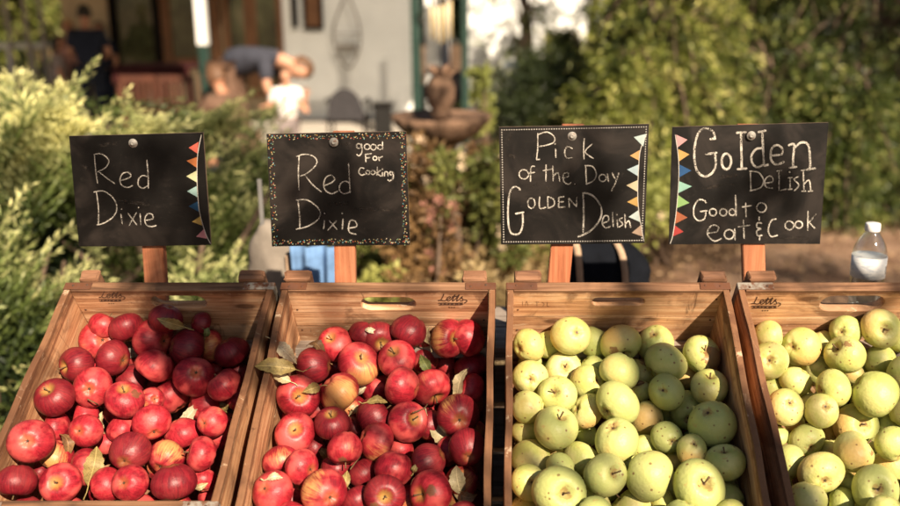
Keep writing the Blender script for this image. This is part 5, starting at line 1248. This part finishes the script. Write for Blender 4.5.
# ------------------------------------------------------------------ house with porch
YW = 12.6; YE = 10.2
def hx(px_, Y=YW): return at(px_, 40, Y).x
M_SIDING = m_plain('white_siding', (.88, .89, .87), .6, .3, .06, 3); M_TRIM = m_plain('dark_green_trim', (.012, .035, .026), .5, .4, .2, 5); M_PANEL = m_plain('beige_panel', (.46, .36, .23), .7, .3, .12, 4)
M_FRAME = m_plain('brown_window_frame', (.16, .075, .035), .6, .3, .25, 8); M_DARKW = m_plain('dark_interior', (.010, .008, .007), .9, .1, .3, 3); M_WPAINT = m_plain('white_paint', (.70, .69, .66), .5, .4, .06, 5)
def m_pane():
    t = NT('window_pane'); v = t.pos(); n = t.noise(v, 1.6, 4, .6); c = t.ramp(n, [(.35, (.010, .012, .008)), (.52, (.07, .075, .035)), (.70, (.22, .20, .12))]); t.base(c, .06, .9); return t.m  # leafy reflections painted into the pane colour
M_PANE = m_pane()
hs = thing('house', 'white-sided house with deep shaded porch and brown-framed windows', 'house', (hx(260), YW, 0))
def hb(name, x0, x1, y0, y1, z0, z1, m, parent=hs, bevel=.004):
    o_ = parent
    off = Vector((0, 0, 0)); q = parent
    while q: off += q.location; q = q.parent
    return box(name, ((x0+x1)/2-off.x, (y0+y1)/2-off.y, (z0+z1)/2-off.z), (x1-x0, y1-y0, z1-z0), m, parent, bevel)
# siding wall: laps
V = []; F = []; x0, x1 = hx(283), hx(416); z = 0
while z < 3.1:
    b = len(V); V += [(x0-hs.location.x, -.034, z), (x1-hs.location.x, -.034, z), (x1-hs.location.x, 0, z+.10), (x0-hs.location.x, 0, z+.10), (x0-hs.location.x, 0, z), (x1-hs.location.x, 0, z)]
    F += [(b, b+1, b+2, b+3), (b+4, b+5, b+1, b)]; z += .10
link('wall_siding', mesh('wall_siding', V, F), M_SIDING, hs)
hb('wall', hx(64), hx(416), YW+.02, YW+.2, 0, 3.2, M_PANEL)
hb('wall_panel', hx(66), hx(112), YW-.03, YW+.018, 0, 3.1, M_PANEL)
hb('side_wall', hx(416)+.10, hx(416)+.24, YW+.4, YW+5, 0, 3.1, M_SIDING)
# doorway and windows (dark reveals with frames)
def window(pa, pb_, z0, z1, m=M_FRAME, fw=.09, name='window'):
    xa_, xb_ = hx(pa), hx(pb_)
    w_ = thing2 = bpy.data.objects.new(name, None); col.objects.link(w_); w_.parent = hs; w_.location = ((xa_+xb_)/2-hs.location.x, 0, (z0+z1)/2)
    hw, hh = (xb_-xa_)/2, (z1-z0)/2
    bm = bmesh.new()
    for (cx, cz, sx, sz) in ((0, hh-fw/2, 2*hw, fw), (0, -hh+fw/2, 2*hw, fw), (-hw+fw/2, 0, fw, 2*hh-2*fw), (hw-fw/2, 0, fw, 2*hh-2*fw)): bm_box(bm, (cx, -.035, cz), (sx, .06, sz), None, .003)
    link('frame', from_bm('frame', bm), m, w_)
    link('pane', mesh('pane', [(-hw+fw*.8, -.02, -hh+fw*.8), (hw-fw*.8, -.02, -hh+fw*.8), (hw-fw*.8, -.02, hh-fw*.8), (-hw+fw*.8, -.02, hh-fw*.8)], [(0, 1, 2, 3)]), M_PANE, w_)
window(113, 163, .1, 2.6, M_DARKW, .10, 'door'); window(164, 222, .75, 2.7, M_FRAME, .12); window(226, 252, .35, 2.7, M_FRAME, .07); window(253, 284, .35, 2.7, M_FRAME, .07)
hb('porch_floor', hx(-60), hx(470), YE-1.3, YW, -.001, .045, m_plain('pale_porch_floor', (.42, .38, .33), .8, .2, .12, 2))
hb('porch_roof', hx(-140), hx(286), YE-1.0, YW+.3, 2.62, 2.74, M_WPAINT)
hb('roof', hx(-140), hx(286), YE-1.05, YW+.5, 2.95, 3.1, M_DARKW)
M_SCREEN = m_leaf('sun_screen_cloth', (.80, .78, .72), (.86, .84, .79), .62, 2, obj=False)
_nt = M_SCREEN.node_tree; _o = [q for q in _nt.nodes if q.type == 'OUTPUT_MATERIAL'][0]; _src = _o.inputs[0].links[0].from_socket
_tp = _nt.nodes.new('ShaderNodeBsdfTransparent'); _mx = _nt.nodes.new('ShaderNodeMixShader'); _mx.inputs[0].default_value = .32
_nt.links.new(_src, _mx.inputs[1]); _nt.links.new(_tp.outputs[0], _mx.inputs[2]); _nt.links.new(_mx.outputs[0], _o.inputs[0])
hb('added_sun_screen', hx(286)+.01, hx(535, 10), YE-1.0, YW-1.05, 2.66, 2.68, M_SCREEN)  # unseen screen added to shade the siding while passing soft light
hb('eave_board', hx(-140), hx(535, 10), YE-1.07, YE-1.01, 2.55, 2.98, M_TRIM)
hb('added_sun_panel', hx(40), hx(284), YE-1.10, YE-1.08, 1.76, 2.6, M_GREYC)  # unseen panel added above the view to keep sun off the porch table
# porch posts
def post(lab, px_, Y, w, m, white=None):
    p = thing('porch_post', lab, 'post', (at(px_, 40, Y).x, Y, 0), group='porch posts')
    box('shaft', (0, 0, 1.3), (w, w, 2.6), m, p, .006)
    box('foot_block', (0, 0, .06), (w*1.5, w*1.5, .12), m, p, .006)
    if white: box('white_sleeve', (0, 0, (white+2.55)/2), (w*1.12, w*1.12, 2.55-white), M_WPAINT, p, .004)
post('dark green porch post with a white upper sleeve', 203, 8.9, .085, M_TRIM, at(203, 45, 8.9).z)
post('wide dark green post at the right corner of the white siding', 416, 10.3, .10, M_TRIM); post('narrow dark green post right of the fountain finial', 465, 10.3, .075, M_TRIM)
for pa, lab in ((10, 'slim pale porch column at the far left'), (28, 'slim pale porch column second from left'), (44, 'slim pale porch column left of the woman in grey')): post(lab, pa, 12.9, .045, m_plain('weathered_column', (.36, .31, .27), .7))
rl = thing('porch_railing', 'white-topped dark railing at the left end of the porch', 'railing', (hx(20), 13.0, 0))
zr = at(20, 43, 13).z
hb('top_rail', hx(-60), hx(62), 12.95, 13.05, zr-.07, zr, M_WPAINT, rl); hb('bottom_rail', hx(-60), hx(62), 12.97, 13.03, .1, .16, M_TRIM, rl)
x = hx(-58)
while x < hx(60): hb('baluster', x, x+.045, 12.98, 13.02, .16, zr-.07, M_TRIM if int(x*10) % 3 else M_WPAINT, rl, .002); x += .16
# wall hangings
def hang(name, lab, pa, pb_, za, zb_, m, d=.05):
    t_ = thing(name, lab, 'wall hanging', ((hx(pa)+hx(pb_))/2, YW-.02, 0)); zA = at(0, za, YW).z; zB = at(0, zb_, YW).z; hw = (hx(pb_)-hx(pa))/2
    bm = bmesh.new()
    for (cx, cz, sx, sz) in ((0, zB-.02, 2*hw, .04), (0, zA+.02, 2*hw, .04), (-hw+.02, (zA+zB)/2, .04, zB-zA-.08), (hw-.02, (zA+zB)/2, .04, zB-zA-.08)): bm_box(bm, (cx, -d/2-.02, cz), (sx, d, sz), None, .003)
    link('frame', from_bm('frame', bm), M_DARKW, t_); box('panel', (0, -d/2-.02, (zA+zB)/2), (2*hw-.08, d*.6, zB-zA-.08), m, t_, .002); return t_
hang('wall_hanging', 'brown wooden panel hanging on the white siding', 306, 325, 29, -14, M_FRAME)
hang('wall_hanging', 'small dark object hanging left of the brown panel', 294, 300, 27, -5, M_DARKW, .04)
wb = thing('wire_plant_hanger', 'pointed wire hanger with shelves on the white siding', 'plant hanger', (hx(349), YW-.14, 0)); M_WIRE = m_plain('rusty_wire', (.16, .13, .11), .7)
def wz(y): return at(0, y, YW).z
def wx(x): return hx(x)-hx(349)
for pts in ([(352, -10), (338, 22), (337, 45), (349, 67), (361, 48), (361, 22), (350, -10)], [(337, 33), (361, 33)], [(338, 46), (361, 48)]):
    tube('wire_hoop', catmull([(wx(a), 0 if len(pts) == 2 else -.05, wz(b)) for a, b in pts], 5), .012, M_WIRE, wb, 6)
box('basket_shelf', (0, -.02, wz(46)), (.24, .14, .05), M_WIRE, wb, .006)
# kettle grill and planter, table, chairs
gr = at(345, 108, 9.4); kg = thing('garden_chair', 'dark grey garden chair with rounded back in front of the white siding', 'chair', (gr.x, 9.4, 0)); M_ENAM = m_plain('dark_grey_weave', (.045, .042, .045), .8, .2, .25, 30)
zc_ = at(345, 110, 9.4).z; zt2 = at(345, 88, 9.4).z; bm = bmesh.new(); N_ = 18
for y_ in (0, .03):
    for i in range(N_+1): a_ = math.pi*i/N_; bm.verts.new((.185*math.cos(a_), y_-.03*math.sin(a_), zc_-.10+(zt2-zc_+.10)*math.sin(a_)**.8))
bm.verts.ensure_lookup_table(); v_ = bm.verts
bm.faces.new([v_[i] for i in range(N_+1)][::-1]); bm.faces.new([v_[N_+1+i] for i in range(N_+1)])
for i in range(N_+1): j = (i+1) % (N_+1); bm.faces.new((v_[i], v_[j], v_[N_+1+j], v_[N_+1+i]))
link('backrest', from_bm('backrest', bm), M_ENAM, kg); box('seat', (0, .20, .43), (.42, .40, .05), M_DARKW, kg, .015)
for sx in (-1, 1):
    for sy in (.03, .37): tube('leg', [(sx*.18, sy, .41), (sx*.20, sy, 0)], .014, M_DARKW, kg, 6)
    tube('armrest', catmull([(sx*.19, .02, .62), (sx*.21, .2, .63), (sx*.20, .36, .60), (sx*.19, .37, .42)], 4), .014, M_DARKW, kg, 6)
pq = at(383, 113, 9.4); pl_ = thing('planter_box', 'black square planter pot right of the domed grill', 'planter', (pq.x, 9.4, 0)); zq = at(383, 106, 9.4).z
bm = bmesh.new(); bm_box(bm, (0, 0, zq/2), (.17, .17, zq), None, .008); link('pot', from_bm('pot', bm), m_plain('black_plastic', (.012, .011, .010), .5), pl_)
box('pot_rim', (0, 0, zq+.012), (.20, .20, .03), ML.get('x', M_DARKW), pl_, .006)
tb = thing('porch_table', 'dark red-topped table on the shaded porch', 'table', (at(160, 66, 10.6).x, 10.6, .045)); zt_ = at(160, 64, 10.6).z-.045
M_REDW = m_plain('dark_red_cloth', (.035, .006, .006), .8, .2, .3, 5); M_REDCH = m_plain('red_brown_wood', (.075, .024, .012), .6, .4, .3, 10)
box('tabletop', (0, 0, zt_-.02), (.85, .6, .04), M_REDW, tb, .006); box('table_cloth_skirt', (0, -.302, zt_-.10), (.84, .008, .16), M_REDW, tb, .002)
for sx in (-1, 1):
    for sy in (-1, 1): box('leg', (sx*.38, sy*.25, (zt_-.04)/2), (.05, .05, zt_-.04), M_REDCH, tb, .004)
for (px_, lab) in ((146, 'slatted wooden chair left in front of the porch table'), (180, 'red-brown slatted chair right in front of the porch table')):
    ch = thing('porch_chair', lab, 'chair', (at(px_, 80, 10.0).x, 10.0, .045), group='slatted chairs at the porch table'); zs = .44; zk = at(px_, 74, 10).z-.045
    box('seat', (0, 0, zs), (.42, .40, .03), M_REDCH, ch, .005)
    for sx in (-1, 1):
        box('leg', (sx*.19, .17, zs/2-.01), (.04, .04, zs-.02), M_REDCH, ch, .004); box('leg', (sx*.19, -.18, zk/2), (.04, .035, zk), M_REDCH, ch, .004)
    for k_ in range(5): box('back_slat', (-.13+.065*k_, -.185, (zs+zk)/2+.03), (.035, .014, zk-zs-.10), M_REDCH, ch, .003)
    box('top_rail', (0, -.185, zk-.03), (.34, .02, .06), M_REDCH, ch, .004)
# bright white building and shed beyond, right of the porch
wh = thing('white_outbuilding', 'sunlit white building beyond the porch, above the third sign', 'building', (at(536, 30, 13.2).x, 13.2, 0))
box('wall', (0, 0, 1.5), (1.9, .3, 3.0), M_SIDING, wh, .01); box('roof', (0, .4, 3.07), (2.2, 1.3, .14), M_DARKW, wh, .01)
w2 = bpy.data.objects.new('window', None); col.objects.link(w2); w2.parent = wh; w2.location = (.35, -.17, .95)
box('frame', (0, 0, 0), (.6, .05, .6), M_WPAINT, w2, .004); box('pane', (0, -.03, 0), (.48, .02, .48), M_PANE, w2, .002)
gs_ = thing('garden_cabinet', 'grey-blue box seen behind the garden, right of the narrow post', 'cabinet', (at(523, 70, 11).x, 11, 0)); zg = at(523, 62, 11).z
box('body', (0, 0, zg/2-.02), (.42, .4, zg-.04), m_plain('grey_blue_paint', (.22, .22, .24), .6), gs_, .01); box('lid', (0, 0, zg-.01), (.46, .44, .04), m_plain('blue_grey_lid', (.16, .19, .24), .5), gs_, .006)
# pale lamp / wind chime by the porch
wc = thing('wind_chime', 'pale yellow wind chime hanging from the porch above the fountain', 'wind chime', (at(441, 20, 10.0).x, 10.0, 0))
M_CH = m_plain('brass_chime', (.72, .56, .30), .4, .5, .1, 9)
for k_ in range(5): tube('chime_pipe', [(-.10+.05*k_, 0, at(0, 44-3*abs(k_-2), 10).z), (-.10+.05*k_, 0, at(0, -2, 10).z)], .014, M_CH, wc, 10)
lathe('chime_disc', [(0, 0), (.14, 0), (.14, .02), (0, .02)], M_CH, wc, 20, (0, 0, at(0, -3, 10).z)); tube('chime_cord', [(0, 0, at(0, -3, 10).z), (0, 0, 2.6)], .005, M_WIRE, wc, 5)

# ------------------------------------------------------------------ tree behind the photographer, its leaves dapple the stand
SAZ, SEL = R(27), R(35)
sd_ = Vector((math.sin(SAZ)*math.cos(SEL), -math.cos(SAZ)*math.cos(SEL), math.sin(SEL)))
rg = np.random.default_rng(77); P = []; root = thing('tree', 'leafy shade tree behind the photographer, out of the picture', 'tree', (3.1, -3.4, 0))
bm = bmesh.new(); org = Vector((3.1, -3.4, 0)); bm_tube(bm, [(0, 0, 0), (-.1, .1, 1.6), (-.4, .3, 3.4), (-.6, .5, 4.6)], [.16, .13, .10, .05], 10)
pos_ = lambda c, u, v: c['c']+Vector((1, 0, 0))*u+DV*v
T_ = [(pos_(CR[0], .05, -.02), 3.6, .12, 240), (pos_(CR[0], .10, -.12), 3.8, .10, 200), (at(160, 155, YS), 3.4, .035, 22), (at(105, 190, YS), 3.6, .03, 16), (at(190, 215, YS), 3.3, .035, 20), (at(95, 150, YS), 3.5, .03, 12),
      (at(330, 200, YS), 3.6, .06, 40), (at(590, 190, YS), 3.5, .05, 30), (at(760, 190, YS), 3.7, .07, 50), 
      (hit_plane(760, 268, Vector((0, 0, 0)), Vector((0, 0, 1))), 7.5, .55, 1500), (hit_plane(880, 285, Vector((0, 0, 0)), Vector((0, 0, 1))), 7.5, .5, 1300), (at(120, 250, 3.4), 5.5, .2, 260), (at(20, 200, 3.3), 5.6, .16, 180), (at(240, 200, 4.0), 6.0, .4, 900), (at(850, 50, 7.6), 8.5, .62, 1500), (at(900, 120, 7.6), 8.5, .6, 1300), (at(425, 115, 5.2), 5.6, .20, 240), (at(470, 130, 5.2), 5.8, .16, 160)]
for (p_, tt_, rad_, n_) in T_:
    c0 = p_+sd_*tt_-org; u = rg.normal(size=(n_, 3)); u /= np.linalg.norm(u, axis=1, keepdims=True); P.append(np.array(tuple(c0))+u*(rad_*rg.uniform(0, 1, n_)**.45)[:, None])
    mid = Vector((-.4, .3, 3.2)).lerp(c0, .5)+Vector((0, 0, .12)); bm_tube(bm, catmull([(-.3, .25, min(3.8, max(1.9, c0.z-.2))), tuple(mid), tuple(c0)], 5), [.022, .02, .018, .016, .014, .012, .010, .008, .006, .005, .004][:11], 6)
P = np.concatenate(P); n = len(P)
link('crown', quads_mesh('crown', P, rg.normal(size=(n, 3)), rg.uniform(.035, .065, n), rg.uniform(.02, .032, n), 6), G_OLIVE, root); link('trunk', from_bm('trunk', bm, True), M_BARK, root)

# ------------------------------------------------------------------ light
SAZ, SEL = R(27), R(35)
sd_ = Vector((math.sin(SAZ)*math.cos(SEL), -math.cos(SAZ)*math.cos(SEL), math.sin(SEL)))
sl_ = bpy.data.lights.new('sun', 'SUN'); so = bpy.data.objects.new('sun', sl_); col.objects.link(so)
sl_.energy = 11.4; sl_.angle = R(.55); sl_.color = (1.0, .835, .635); so.rotation_euler = sd_.to_track_quat('Z', 'Y').to_euler(); so.location = (2, -4, 6)
w = bpy.data.worlds.new('World'); sc.world = w; w.use_nodes = True; nt = w.node_tree; bg = nt.nodes['Background']
sky = nt.nodes.new('ShaderNodeTexSky'); sky.sky_type = 'NISHITA'; sky.sun_disc = False; sky.sun_elevation = SEL
sky.sun_rotation = math.atan2(sd_.x, sd_.y); sky.dust_density = 1.2; sky.air_density = 1.2; sky.ozone_density = .6
nt.links.new(sky.outputs[0], bg.inputs[0]); bg.inputs[1].default_value = .066
sc.view_settings.view_transform = 'Standard'; sc.view_settings.look = 'None'; sc.view_settings.exposure = 0
sc.cycles.use_denoising = True
try: sc.cycles.denoiser = 'OPENIMAGEDENOISE'
except Exception: pass
sc.cycles.max_bounces = 8; sc.cycles.transparent_max_bounces = 12; sc.cycles.caustics_reflective = False; sc.cycles.caustics_refractive = False
sc.cycles.use_adaptive_sampling = True; sc.cycles.adaptive_threshold = .02; sc.cycles.sample_clamp_indirect = 6
